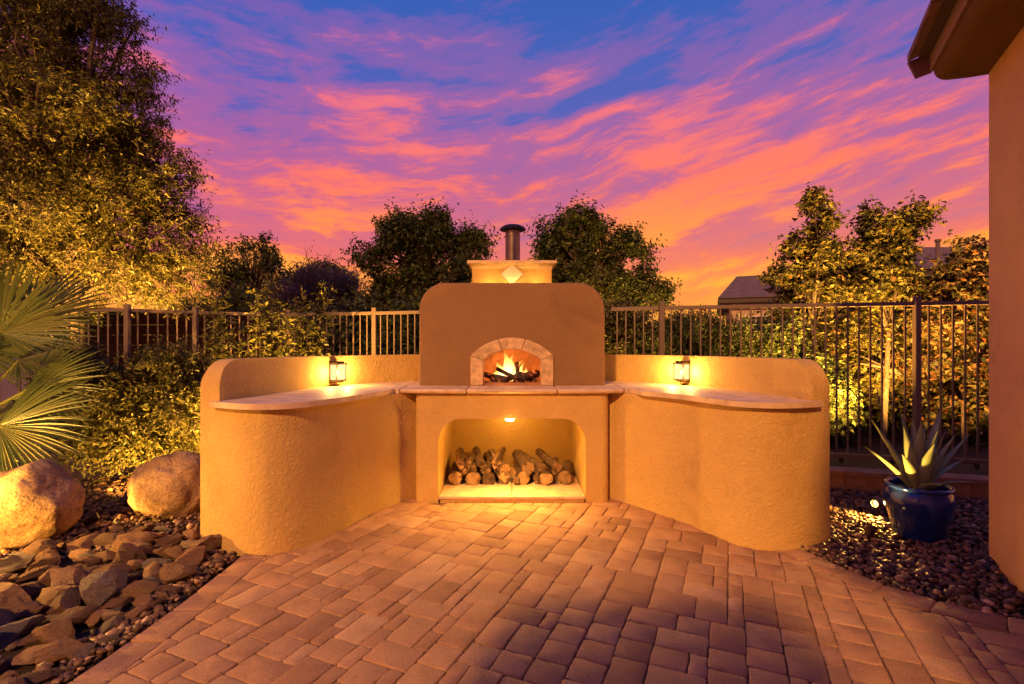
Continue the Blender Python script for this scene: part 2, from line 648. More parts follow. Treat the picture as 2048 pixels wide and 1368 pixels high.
def mat_boulder():
    m, t, b, _ = new_mat('granite_boulder')
    co = objco(t)
    n = t.noise(co, 4.5, 8, 0.68, 0.5)
    fine = t.noise(co, 60, 5, 0.7)
    c = t.ramp(n, [(0.32, (0.20, 0.11, 0.055, 1)), (0.48, (0.40, 0.25, 0.135, 1)), (0.62, (0.52, 0.34, 0.19, 1)), (0.75, (0.36, 0.25, 0.17, 1))])
    c = t.mix(0.7, c, t.ramp(fine, [(0.35, grey(0.45)), (0.5, grey(1.0)), (0.65, grey(1.3))]), 'MULTIPLY')
    cr = t.add('ShaderNodeTexVoronoi', feature='DISTANCE_TO_EDGE')
    wv = t.add('ShaderNodeVectorMath', operation='ADD')
    nz = t.add('ShaderNodeTexNoise')
    nz.inputs['Scale'].default_value = 5
    nz.inputs['Detail'].default_value = 4
    t.link(co, nz.inputs['Vector'])
    t.link(co, wv.inputs[0])
    t.link(nz.outputs['Color'], wv.inputs[1])
    t.link(wv.outputs[0], cr.inputs['Vector'])
    cr.inputs['Scale'].default_value = 1.3
    crack = t.ramp(cr.outputs['Distance'], [(0.0, grey(0)), (0.035, grey(1))])
    c = t.mix(0.22, c, crack, 'MULTIPLY')
    t.link(c, b.inputs['Base Color'])
    b.inputs['Roughness'].default_value = 0.85
    b.inputs['Specular IOR Level'].default_value = 0.25
    p = bump(t, b, n, 0.9, 0.06)
    p = bump(t, b, fine, 0.6, 0.014, p)
    bump(t, b, crack, 0.3, 0.010, p)
    return m


M_BOULDER = mat_boulder()
M_BARKLOG = mat_bark('log_bark', (0.03, 0.016, 0.010, 1), (0.20, 0.11, 0.055, 1))
M_BARK = mat_bark('tree_bark', (0.06, 0.04, 0.028, 1), (0.17, 0.115, 0.075, 1))
M_CUT = mat_cutwood()
M_FLAME = mat_flame()
M_EMBER = mat_ember()
M_GLOW = mat_emit('lamp_glow', (1.0, 0.66, 0.25, 1), 14)
M_LENS = mat_emit('lens_glow', (1.0, 0.6, 0.18, 1), 4)


def mat_blueglaze():
    m, t, b, _ = new_mat('blue_glaze')
    co = objco(t)
    n = t.noise(co, 6, 4, 0.6)
    t.link(t.ramp(n, [(0.3, (0.006, 0.022, 0.16, 1)), (0.7, (0.012, 0.05, 0.30, 1))]), b.inputs['Base Color'])
    b.inputs['Roughness'].default_value = 0.13
    b.inputs['Coat Weight'].default_value = 0.6
    b.inputs['Coat Roughness'].default_value = 0.06
    bump(t, b, t.noise(co, 9, 3, 0.5), 0.10, 0.02)
    return m


M_BLUE = mat_blueglaze()


def mat_seedglass():
    m, t, b, out = new_mat('lantern_glass')
    co = objco(t)
    e = t.add('ShaderNodeEmission')
    sep = t.add('ShaderNodeSeparateXYZ')
    t.link(t.add('ShaderNodeTexCoord').outputs['Generated'], sep.inputs[0])
    n = t.noise(co, 45, 3, 0.6)
    t.link(t.ramp(n, [(0.3, (1, 0.58, 0.16, 1)), (0.65, (1, 0.80, 0.42, 1))]), e.inputs[0])
    e.inputs[1].default_value = 1.6
    gl = t.add('ShaderNodeBsdfTransparent')
    gl.inputs[0].default_value = (1, 0.9, 0.7, 1)
    mx = t.add('ShaderNodeMixShader')
    mx.inputs[0].default_value = 0.55
    t.link(gl.outputs[0], mx.inputs[1])
    t.link(e.outputs[0], mx.inputs[2])
    t.link(mx.outputs[0], out.inputs[0])
    return m


M_SEED = mat_seedglass()


def mat_glasspane():
    m, t, b, _ = new_mat('window_glass')
    b.inputs['Base Color'].default_value = (0.03, 0.04, 0.05, 1)
    b.inputs['Roughness'].default_value = 0.08
    bump(t, b, t.noise(objco(t), 3, 2), 0.05, 0.02)
    return m


M_PANE = mat_glasspane()


def leafstops(c0, c1, c2, extra=None):
    s = [(0.0, c0 + (1,)), (0.5, c1 + (1,)), (0.9, c2 + (1,))]
    if extra:
        s.append((1.0, extra + (1,)))
    return s


L_TREE = mat_leaf('mesquite_leaf', leafstops((0.050, 0.052, 0.013), (0.092, 0.084, 0.020), (0.15, 0.12, 0.03)))
L_DARK = mat_leaf('dark_evergreen_leaf', leafstops((0.032, 0.046, 0.015), (0.060, 0.078, 0.024), (0.105, 0.115, 0.034)))
L_SHRUB = mat_leaf('shrub_leaf', leafstops((0.060, 0.064, 0.015), (0.105, 0.098, 0.022), (0.165, 0.14, 0.034)))
L_HEDGE = mat_leaf('hedge_leaf', leafstops((0.05, 0.055, 0.014), (0.105, 0.095, 0.022), (0.17, 0.14, 0.034), (0.22, 0.09, 0.03)))
L_RED = mat_leaf('bronze_hedge_leaf', leafstops((0.05, 0.055, 0.02), (0.10, 0.08, 0.03), (0.17, 0.08, 0.035), (0.24, 0.07, 0.03)))
L_GREY = mat_leaf('grey_leaf', leafstops((0.18, 0.14, 0.11), (0.26, 0.20, 0.16), (0.34, 0.26, 0.21)), trans=0.15)
L_PALM = mat_leaf('palm_leaf', leafstops((0.045, 0.065, 0.017), (0.075, 0.095, 0.025), (0.125, 0.125, 0.04)), trans=0.25, rough=0.42)

# ------------------------------------------------------------------ ground
g = put('ground', pymesh('ground', [(-300, -60, -0.06), (300, -60, -0.06), (300, 500, -0.06), (-300, 500, -0.06)], [(0, 1, 2, 3)]), M_GROUND)
g['kind'] = 'structure'

# ------------------------------------------------------------------ the outdoor oven
OV_Y = 4.444          # front of the middle block
HOOD_Y = 4.79         # front of the chimney breast
CT = 1.012            # counter top
oven = thing('outdoor_oven', 'tan stucco wood fired oven with curved counter wings, brown chimney breast and arched fire opening', 'outdoor oven', (0, OV_Y, 0))

FRONT_L = [(-1.006, 4.43), (-1.169, 4.118), (-1.274, 3.815), (-1.370, 3.59), (-1.462, 3.431), (-1.575, 3.352), (-1.684, 3.335),
           (-1.82, 3.368), (-1.994, 3.452), (-2.222, 3.565)]
BACK_L = [(-1.017, 5.50), (-1.40, 5.17), (-1.706, 4.712), (-1.915, 4.12), (-2.045, 3.48)]
FRONT_R = [(0.905, 4.565), (1.145, 4.255), (1.377, 3.911), (1.481, 3.675), (1.575, 3.505), (1.690, 3.425), (1.847, 3.412),
           (2.03, 3.462), (2.262, 3.56)]
BACK_R = [(1.007, 5.50), (1.36, 5.20), (1.64, 4.90), (1.85, 4.47), (2.01, 4.02), (2.085, 3.49)]
WT = 1.295            # top of the low back wall


def make_wing(front, back, side, body_name='wing_wall'):
    """one plaster wing: curved front, low back wall whose end comes forward and is rounded off at the top"""
    fr = spline(front, 46)
    bk = spline(back, 40)
    out = offset2d(bk, -0.155 * side)      # outer face of the low wall
    out[-1] = np.array(front[-1])
    endi = int(np.argmin(np.linalg.norm(fr - bk[-1], axis=1)))
    bk[-1] = fr[endi]
    L = np.concatenate([[0], np.cumsum(np.linalg.norm(np.diff(bk, axis=0), axis=1))])
    rr = 0.20
    # more samples near the rounded end
    s_new = np.concatenate([np.linspace(0, L[-1] - rr, 26), L[-1] - rr + rr * np.sin(np.linspace(0, math.pi / 2, 11)[1:])])
    bk = np.stack([np.interp(s_new, L, bk[:, 0]), np.interp(s_new, L, bk[:, 1])], 1)
    Lo = np.concatenate([[0], np.cumsum(np.linalg.norm(np.diff(out, axis=0), axis=1))])
    fo = s_new / L[-1] * Lo[-1]
    out = np.stack([np.interp(fo, Lo, out[:, 0]), np.interp(fo, Lo, out[:, 1])], 1)
    bk[-1] = fr[endi]
    out[-1] = np.array(front[-1])
    top = []
    for s in s_new:
        q = s - (L[-1] - rr)
        top.append(WT if q <= 0 else WT - rr + math.sqrt(max(rr * rr - q * q, 0)))
    bm = bmesh.new()
    zb = -0.08
    zc = CT - 0.041
    # front ribbon up to the counter
    fb = [bm.verts.new((x, y, zb)) for x, y in fr]
    ft = [bm.verts.new((x, y, zc)) for x, y in fr]
    for i in range(len(fr) - 1):
        bm.faces.new((fb[i], fb[i + 1], ft[i + 1], ft[i]))
    # end of the low wall above counter height
    n_end = len(fr) - endi
    et = [bm.verts.new((x, y, top[-1])) for x, y in fr[endi:]]
    for k in range(n_end - 1):
        bm.faces.new((ft[endi + k], ft[endi + k + 1], et[k + 1], et[k]))
    # inner face, top and outer face
    ib = [bm.verts.new((x, y, zc)) for x, y in bk[:-1]] + [ft[endi]]
    it = [bm.verts.new((x, y, z)) for (x, y), z in zip(bk[:-1], top[:-1])] + [et[0]]
    ot = [bm.verts.new((x, y, z)) for (x, y), z in zip(out[:-1], top[:-1])] + [et[-1]]
    ob = [bm.verts.new((x, y, zb)) for x, y in out[:-1]] + [fb[-1]]
    for i in range(len(bk) - 1):
        bm.faces.new((ib[i], ib[i + 1], it[i + 1], it[i]))
        bm.faces.new((it[i], it[i + 1], ot[i + 1], ot[i]))
        if i < len(bk) - 2:
            bm.faces.new((ot[i], ot[i + 1], ob[i + 1], ob[i]))
        else:
            bm.faces.new((ot[i], ot[i + 1], ft[-1], ob[i + 1], ob[i]))
    # the crown of the end piece between et[0] and et[-1] is closed by the last top quad
    if n_end > 2:
        bm.faces.new(et)
    # platform under the counter
    bm.faces.new(ft[:endi + 1] + ib[:-1][::-1])
    # return into the corner beside the middle block
    cx = 0.85 * (-1 if front[0][0] < 0 else 1)
    n0 = bm.verts.new((cx, 4.60, zb))
    n1 = bm.verts.new((cx, 4.60, zc))
    bm.faces.new((n0, fb[0], ft[0], n1))
    me = bm_mesh(body_name, bm, 38)
    o = put(body_name, me, M_STUCCO, oven)
    bevel_mod(o, 0.022, 3, 38)
    return fr, bk, endi


frL, bkL, eL = make_wing(FRONT_L, BACK_L, 1)
frR, bkR, eR = make_wing(FRONT_R, BACK_R, -1)


def plate(bm, outer, inner, y, n=72):
    """flat front with an arched hole; outer and inner run from bottom left over the top to bottom right"""
    o = resample(outer, n)
    # match by angle about the middle of the hole so the strips stay clean
    i = resample(inner, n)
    vo = [bm.verts.new((x, y, z)) for x, z in o]
    vi = [bm.verts.new((x, y, z)) for x, z in i]
    for k in range(n - 1):
        bm.faces.new((vo[k], vi[k], vi[k + 1], vo[k + 1]))
    return vo, vi


def arch_rounded(hw, z0, zt, rx, rz, n=14):
    pts = [(-hw, z0), (-hw, zt - rz)]
    pts += [(-hw + rx - rx * math.cos(a), zt - rz + rz * math.sin(a)) for a in np.linspace(0, math.pi / 2, n)[1:]]
    pts += [(-x, z) for x, z in pts[::-1]]
    return pts


def arch_segment(hw, z0, zs, zt, n=24):
    """upright legs and a flat circular arch"""
    rise = zt - zs
    rad = (hw * hw + rise * rise) / (2 * rise)
    a0 = math.asin(min(hw / rad, 1))
    pts = [(-hw, z0)]
    pts += [(rad * math.sin(a), zt - rad + rad * math.cos(a)) for a in np.linspace(-a0, a0, n)]
    pts += [(hw, z0)]
    return pts


# middle block with the wood niche
NICHE_HW, NICHE_T = 0.655, 0.745
bm = bmesh.new()
nin = arch_rounded(NICHE_HW, -0.06, NICHE_T, 0.205, 0.215)
nin_r = resample(nin, 72)
BX = 0.80
vo, vi = plate(bm, [(-BX, -0.06), (-BX, CT - 0.041), (BX, CT - 0.041), (BX, -0.06)], nin, OV_Y)
NICHE_BACK = 5.50
er = 0.035      # softened lip of the niche
prev = vi
for k in range(1, 5):
    a = k / 4 * math.pi / 2
    yy = OV_Y + er * math.sin(a)
    cur = [bm.verts.new((x, yy, z)) for x, z in nin_r]
    for q in range(71):
        bm.faces.new((prev[q], cur[q], cur[q + 1], prev[q + 1]))
    prev = cur
cur = [bm.verts.new((x, NICHE_BACK, z)) for x, z in nin_r]
for q in range(71):
    bm.faces.new((prev[q], cur[q], cur[q + 1], prev[q + 1]))
bm.faces.new(cur[::-1])
# rounded upright corners and sides of the block
for s in (-1, 1):
    prof = [(BX * s, OV_Y)] + [(s * (BX + 0.065 * math.sin(a)), OV_Y + 0.065 * (1 - math.cos(a))) for a in np.linspace(0, math.pi / 2, 9)] + [(s * (BX + 0.065), 5.0)]
    a = [bm.verts.new((x, y, -0.06)) for x, y in prof]
    b = [bm.verts.new((x, y, CT - 0.041)) for x, y in prof]
    for k in range(len(prof) - 1):
        bm.faces.new((a[k], a[k + 1], b[k + 1], b[k]) if s > 0 else (a[k + 1], a[k], b[k], b[k + 1]))
me = bm_mesh('oven_base', bm, 40, fix=False)
put('oven_base', me, M_STUCCO, oven)

# stone shelf in the niche, two slabs on a plastered riser
for (xa, xb) in ((-0.652, -0.003), (0.001, 0.652)):
    bm = bmesh.new()
    bm_box(bm, xa, xb, OV_Y - 0.012, 5.40, 0.026, 0.060)
    o = put('hearth_slab', bm_mesh('hearth_slab', bm), M_TRAV, oven)
    bevel_mod(o, 0.010, 3)
bm = bmesh.new()
bm_box(bm, -0.640, 0.640, OV_Y + 0.006, 4.6, -0.05, 0.024)
put('hearth_riser', bm_mesh('hearth_riser', bm), M_STUCCO, oven)

# chimney breast with the arched mouth
HHW, HZ = 0.881, 1.989
AR_HW, AR_S, AR_T = 0.395, CT + 0.285, CT + 0.458
IN_HW, IN_S, IN_T = 0.275, CT + 0.240, CT + 0.345
bm = bmesh.new()
hood_out = arch_rounded(HHW, CT - 0.03, HZ, 0.25, 0.255, 12)
hood_in = arch_segment(IN_HW + 0.02, CT - 0.03, IN_S + 0.01, IN_T + 0.02)
vo, vi = plate(bm, hood_out, hood_in, HOOD_Y + 0.012)
n = len(vo)
ho = resample(hood_out, n)
# soft arris then the returns to the back
r1 = [bm.verts.new((x * 1.0 + np.sign(x) * 0.004, HOOD_Y + 0.016, z + 0.004 * (z > 1.3))) for x, z in ho]
r2 = [bm.verts.new((x * 1.0 + np.sign(x) * 0.012, HOOD_Y + 0.036, z + 0.010 * (z > 1.3))) for x, z in ho]
r3 = [bm.verts.new((x * 1.0 + np.sign(x) * 0.012, 5.95, z + 0.010 * (z > 1.3))) for x, z in ho]
vo2 = [bm.verts.new(v.co) for v in vo]
for A, B in ((vo2, r1), (r1, r2), (r2, r3)):
    for k in range(n - 1):
        bm.faces.new((A[k], A[k + 1], B[k + 1], B[k]))
bm.faces.new(r3)
me = bm_mesh('chimney_breast', bm, 40, fix=False)
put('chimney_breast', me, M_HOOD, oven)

# fire chamber: barrel vault with a rounded back
bm = bmesh.new()
ci = resample(arch_segment(IN_HW + 0.018, CT + 0.004, IN_S + 0.005, IN_T + 0.015), 40)
rings = []
for (yy, f) in ((HOOD_Y - 0.01, 1.0), (HOOD_Y + 0.13, 1.0), (HOOD_Y + 0.14, 1.22), (HOOD_Y + 0.55, 1.2), (HOOD_Y + 0.72, 1.0), (HOOD_Y + 0.80, 0.6)):
    rings.append([bm.verts.new((x * f, yy, CT + 0.004 + (z - CT - 0.004) * (f if f < 1 else 1 + (f - 1) * 0.5))) for x, z in ci])
for A, B in zip(rings[:-1], rings[1:]):
    for k in range(39):
        bm.faces.new((A[k], A[k + 1], B[k + 1], B[k]))
bm.faces.new(rings[-1])
put('fire_chamber', bm_mesh('fire_chamber', bm, 45, fix=False), M_SOOT, oven)
bm = bmesh.new()
bm_box(bm, -0.36, 0.36, HOOD_Y + 0.02, HOOD_Y + 0.8, CT - 0.005, CT + 0.018)
put('fire_floor', bm_mesh('fire_floor', bm), M_SOOT, oven)


# travertine arch: two legs, two haunches, one keystone
def arch_stone(o_pts, i_pts):
    bm = bmesh.new()
    yf, yb = HOOD_Y - 0.016, HOOD_Y + 0.14
    n = len(o_pts)
    a = [bm.verts.new((x, yf, z)) for x, z in o_pts]
    b = [bm.verts.new((x, yf, z)) for x, z in i_pts]
    c = [bm.verts.new((x, yb, z)) for x, z in o_pts]
    d = [bm.verts.new((x, yb, z)) for x, z in i_pts]
    for k in range(n - 1):
        bm.faces.new((a[k], b[k], b[k + 1], a[k + 1]))
        bm.faces.new((c[k], c[k + 1], d[k + 1], d[k]))
        bm.faces.new((a[k], a[k + 1], c[k + 1], c[k]))
        bm.faces.new((b[k], d[k], d[k + 1], b[k + 1]))
    bm.faces.new((a[0], c[0], d[0], b[0]))
    bm.faces.new((a[-1], b[-1], d[-1], c[-1]))
    o = put('arch_stone', bm_mesh('arch_stone', bm, 40), M_ARCH, oven)
    bevel_mod(o, 0.006, 2)


ao = arch_segment(AR_HW, CT + 0.002, AR_S, AR_T, 61)
ai = arch_segment(IN_HW, CT + 0.002, IN_S, IN_T, 61)
gap = 0.004
arcO, arcI = np.array(ao[1:-1]), np.array(ai[1:-1])
arch_stone([ao[0], ao[1]], [ai[0], ai[1]])
arch_stone([ao[-2], ao[-1]], [ai[-2], ai[-1]])
for (i0, i1) in ((0, 21), (21, 39), (39, 60)):
    oo, ii = arcO[i0:i1 + 1].copy(), arcI[i0:i1 + 1].copy()
    t0 = 0.20
    oo[0] = oo[0] * (1 - t0) + oo[1] * t0
    ii[0] = ii[0] * (1 - t0) + ii[1] * t0
    oo[-1] = oo[-1] * (1 - t0) + oo[-2] * t0
    ii[-1] = ii[-1] * (1 - t0) + ii[-2] * t0
    arch_stone([tuple(v) for v in oo], [tuple(v) for v in ii])

# chimney box, moulded cap, diamond tile, flue
BOX_Y = 5.15
bm = bmesh.new()
bm_box(bm, -0.412, 0.412, BOX_Y, 5.78, 1.97, 2.225)
o = put('chimney_box', bm_mesh('chimney_box', bm), M_CREAM, oven)
bevel_mod(o, 0.008, 2)
bm = bmesh.new()
prof = [(0.0, 2.185), (0.008, 2.205), (0.022, 2.222), (0.038, 2.232), (0.046, 2.236), (0.046, 2.258), (0.040, 2.266), (-0.10, 2.270)]
rings = []
for dx, z in prof:
    rings.append([bm.verts.new(v) for v in ((-0.413 - dx, BOX_Y - 0.001 - dx, z), (0.413 + dx, BOX_Y - 0.001 - dx, z), (0.413 + dx, 5.781 + dx, z), (-0.413 - dx, 5.781 + dx, z))])
for A, B in zip(rings[:-1], rings[1:]):
    for k in range(4):
        bm.faces.new((A[k], A[(k + 1) % 4], B[(k + 1) % 4], B[k]))
bm.faces.new(rings[-1])
put('chimney_cap', bm_mesh('chimney_cap', bm, 50), M_CAP, oven)
bm = bmesh.new()
s2 = 0.115
vs = [(0, 2.128 - s2), (s2 + .003, 2.128), (0, 2.128 + s2 - .01), (-s2 - .003, 2.128)]
a = [bm.verts.new((x, BOX_Y - 0.022, z)) for x, z in vs]
b = [bm.verts.new((x, BOX_Y + 0.005, z)) for x, z in vs]
bm.faces.new(a)
for k in range(4):
    bm.faces.new((a[k], b[k], b[(k + 1) % 4], a[(k + 1) % 4]))
o = put('diamond_tile', bm_mesh('diamond_tile', bm), M_TRAV, oven)
bevel_mod(o, 0.004, 2)
FL = (0.008, 5.45, 0)
bm = bmesh.new()
bm_lathe(bm, [(0.080, 2.25), (0.080, 2.575), (0.084, 2.577), (0.084, 2.590), (0.080, 2.592), (0.080, 2.635), (0.074, 2.636), (0.074, 2.40)], 28, FL)
bm_lathe(bm, [(0.10, 2.272), (0.10, 2.282), (0.081, 2.290)], 28, FL)
put('flue_pipe', bm_mesh('flue_pipe', bm, 40), M_FLUE, oven)
bm = bmesh.new()
bm_lathe(bm, [(0.0, 2.712), (0.05, 2.709), (0.095, 2.697), (0.130, 2.677), (0.145, 2.656), (0.141, 2.652), (0.10, 2.668), (0.0, 2.675)], 32, FL)
for k in range(4):
    a = math.pi / 4 + k * math.pi / 2
    bm_box(bm, FL[0] + 0.078 * math.cos(a) - 0.006, FL[0] + 0.078 * math.cos(a) + 0.006, FL[1] + 0.078 * math.sin(a) - 0.006,
           FL[1] + 0.078 * math.sin(a) + 0.006, 2.60, 2.672)
put('flue_cap', bm_mesh('flue_cap', bm, 40), M_FLUECAP, oven)


# counter: three travertine slabs with a rounded nose
def counter(poly, name='countertop'):
    o = put(name, prism(name, poly, CT - 0.040, CT, 30), M_TRAV, oven)
    bevel_mod(o, 0.017, 4, 40)


def wing_counter(fr, bk, endi, side, xin):
    f = offset2d(fr[:endi + 1], 0.048 * side)[::-1]
    # tip reaches slightly past the end of the niche in the wall
    f = f[1:]
    tip = fr[endi] + (fr[endi] - fr[endi - 3]) / np.linalg.norm(fr[endi] - fr[endi - 3]) * 0.05
    tipn = offset2d(np.array([fr[endi - 3], tip]), 0.040 * side)[1]
    back = bk[:-1]
    poly = [tuple(tipn)] + [tuple(p) for p in f if abs(p[0]) > abs(xin) + 0.10]
    # sweep of the nose into the middle slab
    poly += [(xin * 1.045, 4.445), (xin, 4.432), (xin, 5.45)]
    poly += [tuple(p) for p in back if abs(p[0]) > abs(xin) + 0.03]
    poly += [tuple(fr[endi] * 0.35 + bk[-2] * 0.65)]
    return poly


counter(wing_counter(frL, bkL, eL, 1, -1.00))
counter(wing_counter(frR, bkR, eR, -1, 1.00))
mid = [(-0.997, 4.432), (-0.93, 4.412), (-0.86, 4.399), (-0.6, 4.396), (-0.405, 4.396)]
counter(mid + [(-0.405, 4.80), (-0.997, 4.80)])
counter([(-0.402, 4.396), (0.402, 4.396), (0.402, 4.80), (-0.402, 4.80)])
counter([(-x, y) for x, y in mid][::-1] + [(0.997, 4.80), (0.405, 4.80)])
# plain strip of the same stone behind, beside the breast
for s in (-1, 1):
    bm = bmesh.new()
    xa, xb = sorted((s * 0.875, s * 0.996))
    bm_box(bm, xa, xb, 4.803, 5.50, CT - 0.040, CT)
    put('countertop', bm_mesh('countertop', bm), M_TRAV, oven)
# low wall behind that strip
for s in (-1, 1):
    bm = bmesh.new()
    xa, xb = sorted((s * 0.86, s * 1.02))
    bm_box(bm, xa, xb, 5.503, 5.64, -0.05, WT - 0.002)
    put('wing_wall', bm_mesh('wing_wall', bm), M_STUCCO, oven)

# recessed puck light in the soffit of the niche
bm = bmesh.new()
bm_lathe(bm, [(0.0, 0.716), (0.030, 0.718), (0.042, 0.726), (0.042, 0.746)], 20, (-0.02, OV_Y + 0.048, 0))
puck = put('niche_light', bm_mesh('niche_light', bm, 40), M_GLOW, oven)


def lamp(name, kind, loc, watts, color=(1.0, 0.58, 0.17), radius=0.03, target=None, angle=100, blend=0.6, parent=None):
    d = bpy.data.lights.new(name, kind)
    d.energy = watts
    d.color = color
    if kind in ('POINT', 'SPOT'):
        d.shadow_soft_size = radius
    if kind == 'SPOT':
        d.spot_size = R(angle)
        d.spot_blend = blend
    o = bpy.data.objects.new(name, d)
    COL.objects.link(o)
    o.location = loc
    if target is not None:
        o.rotation_euler = (Vector(target) - Vector(loc)).to_track_quat('-Z', 'Y').to_euler()
    return o


lamp('niche_lamp', 'POINT', (-0.02, OV_Y + 0.012, 0.688), 19, (1, 0.52, 0.085), 0.025)
lamp('niche_lamp', 'SPOT', (-0.02, OV_Y + 0.004, 0.690), 78, (1, 0.52, 0.085), 0.025, (-0.02, OV_Y - 0.40, 0.0), 150, 0.8)
bm = bmesh.new()
bm_lathe(bm, [(0.0, 0.733), (0.030, 0.733), (0.042, 0.738), (0.042, 0.746)], 20, (-0.02, NICHE_BACK - 0.16, 0))
put('niche_light', bm_mesh('niche_light', bm, 40), M_GLOW, oven)  # second puck, added out of sight to make the back wall glow
lamp('niche_lamp', 'POINT', (-0.02, NICHE_BACK - 0.16, 0.715), 3.2, (1, 0.50, 0.09), 0.03)  # light of the added rear puck
# fire light
lamp('fire_lamp', 'POINT', (-0.03, HOOD_Y + 0.36, CT + 0.15), 9, (1, 0.42, 0.09), 0.06)
# small linear uplight on top of the breast in front of the chimney box
bm = bmesh.new()
bm_box(bm, -0.045, 0.045, 5.025, 5.06, 1.999, 2.013)
put('uplight_bar', bm_mesh('uplight_bar', bm), M_IRON, oven)
for xx in (-0.24, 0.0, 0.24):
    lamp('chimney_lamp', 'POINT', (xx, 5.045, 2.022), 1.0 if xx else 1.5, (1, 0.60, 0.17), 0.012)


# ------------------------------------------------------------------ wall lanterns
def wall_lantern(bk, px_target, label):
    # point on the low wall where the lantern hangs
    i = int(np.argmin([abs(1024 + p[0] / p[1] * FPX - px_target) for p in bk]))
    p = bk[i]
    t = bk[i + 1] - bk[i - 1]
    t = t / np.linalg.norm(t)
    nrm = np.array([-t[1], t[0]])
    if nrm @ (-p) < 0:
        nrm = -nrm
    ang = math.atan2(nrm[1], nrm[0]) + math.pi / 2       # local -Y looks out of the wall
    root = thing('wall_lantern', label, 'wall lantern', (p[0], p[1], CT), 'lanterns on the curved back walls')
    root.rotation_euler = (0, 0, ang)
    bpy.context.view_layer.update()

    def part(name, me, mat, smooth=None):
        o = bpy.data.objects.new(name, me)
        COL.objects.link(o)
        me.materials.append(mat)
        o.parent = root
        return o
    w, dp, z0, z1 = 0.056, 0.105, 0.062, 0.205
    bm = bmesh.new()
    bm_box(bm, -0.05, 0.05, -0.014, 0.004, 0.03, 0.235)
    part('back_plate', bm_mesh('back_plate', bm), M_IRON)
    bm = bmesh.new()
    # roof, stepped, and bottom tray
    bm_box(bm, -w - .008, w + .008, -dp - .010, -0.012, z1, z1 + 0.012)
    bm_box(bm, -w + .010, w - .010, -dp + .010, -0.013, z1 + 0.012, z1 + 0.028)
    bm_box(bm, -w - .006, w + .006, -dp - .008, -0.012, z0 - 0.012, z0)
    bm_box(bm, -w + .012, w - .012, -dp + .012, -0.013, z0 - 0.026, z0 - 0.012)
    for sx in (-1, 1):
        for yy in (-dp, -0.02):
            bm_box(bm, sx * w - 0.005, sx * w + 0.005, yy - 0.005, yy + 0.005, z0, z1)
    # curved strap below
    pts = [(0, -0.012, 0.012 + 0.0), (0, -0.05, 0.006), (0, -0.08, 0.022), (0, -0.07, z0 - 0.026)]
    bm_tube(bm, pts, 0.006, 6)
    part('lantern_frame', bm_mesh('lantern_frame', bm), M_IRON)
    for (x0, x1, y0, y1) in ((-w + .005, w - .005, -dp - .002, -dp + .002), (-w - .002, -w + .002, -dp + .005, -0.025), (w - .002, w + .002, -dp + .005, -0.025)):
        bm = bmesh.new()
        bm_box(bm, x0, x1, y0, y1, z0 + .002, z1 - .002)
        part('glass_pane', bm_mesh('glass_pane', bm), M_SEED)
    bm = bmesh.new()
    bm_lathe(bm, [(0, 0.085), (0.012, 0.088), (0.017, 0.115), (0.012, 0.15), (0, 0.165)], 12, (0, -0.06, 0))
    part('bulb', bm_mesh('bulb', bm, 60), M_GLOW)
    for s in (-1, 1):
        q = p + nrm * 0.075 + t * 0.11 * s
        lamp('lantern_lamp', 'POINT', (q[0], q[1], CT + 0.135), 7.0, (1, 0.56, 0.13), 0.022)
    q = p + nrm * 0.17
    lamp('lantern_lamp', 'POINT', (q[0], q[1], CT + 0.125), 7.0, (1, 0.56, 0.13), 0.02)
    return root


wall_lantern(bkL, 673, 'lit bronze lantern on the curved wall behind the young leafy shrub side')
wall_lantern(bkR, 1365, 'lit bronze lantern on the curved wall toward the blue pot side')

# ------------------------------------------------------------------ fire
fire = thing('fire', 'burning yellow flames inside the arched oven mouth', 'fire', (-0.03, HOOD_Y + 0.38, CT + 0.02))


def flame(x, y, h, r, lean, seed):
    rs = random.Random(seed)
    bm = bmesh.new()
    pts, rad = [], []
    ph = rs.uniform(0, 6)
    for k in range(11):
        u = k / 10
        pts.append((x + lean * u * u * h + math.sin(ph + u * 6) * 0.022 * u, y + math.cos(ph * 1.7 + u * 5) * 0.018 * u, CT + 0.03 + h * u))
        rad.append(max(r * (0.55 + 1.5 * u) * (1 - u) ** 0.8 * 1.25, 0.001) if u < 0.3 else max(r * 1.0 * (1 - u) ** 0.75, 0.001))
    bm_tube(bm, pts, rad, 10)
    for v in bm.verts:
        v.co += Vector(mnoise.noise_vector(v.co * 14 + Vector((seed, 0, 0)))) * 0.010
    put('flame_tongue', bm_mesh('flame_tongue', bm, 80), M_FLAME, fire)


for k, (x, y, h, r, ln) in enumerate([(-0.055, 5.08, 0.315, 0.070, 0.0), (-0.01, 5.12, 0.28, 0.058, 0.10), (-0.11, 5.10, 0.20, 0.056, -0.15),
                                      (0.05, 5.08, 0.22, 0.044, 0.25), (0.09, 5.12, 0.19, 0.036, 0.15), (-0.16, 5.12, 0.13, 0.044, -0.1),
                                      (0.11, 5.06, 0.15, 0.032, 0.4), (0.01, 5.04, 0.14, 0.04, 0.1)]):
    flame(x, y, h, r, ln, k)


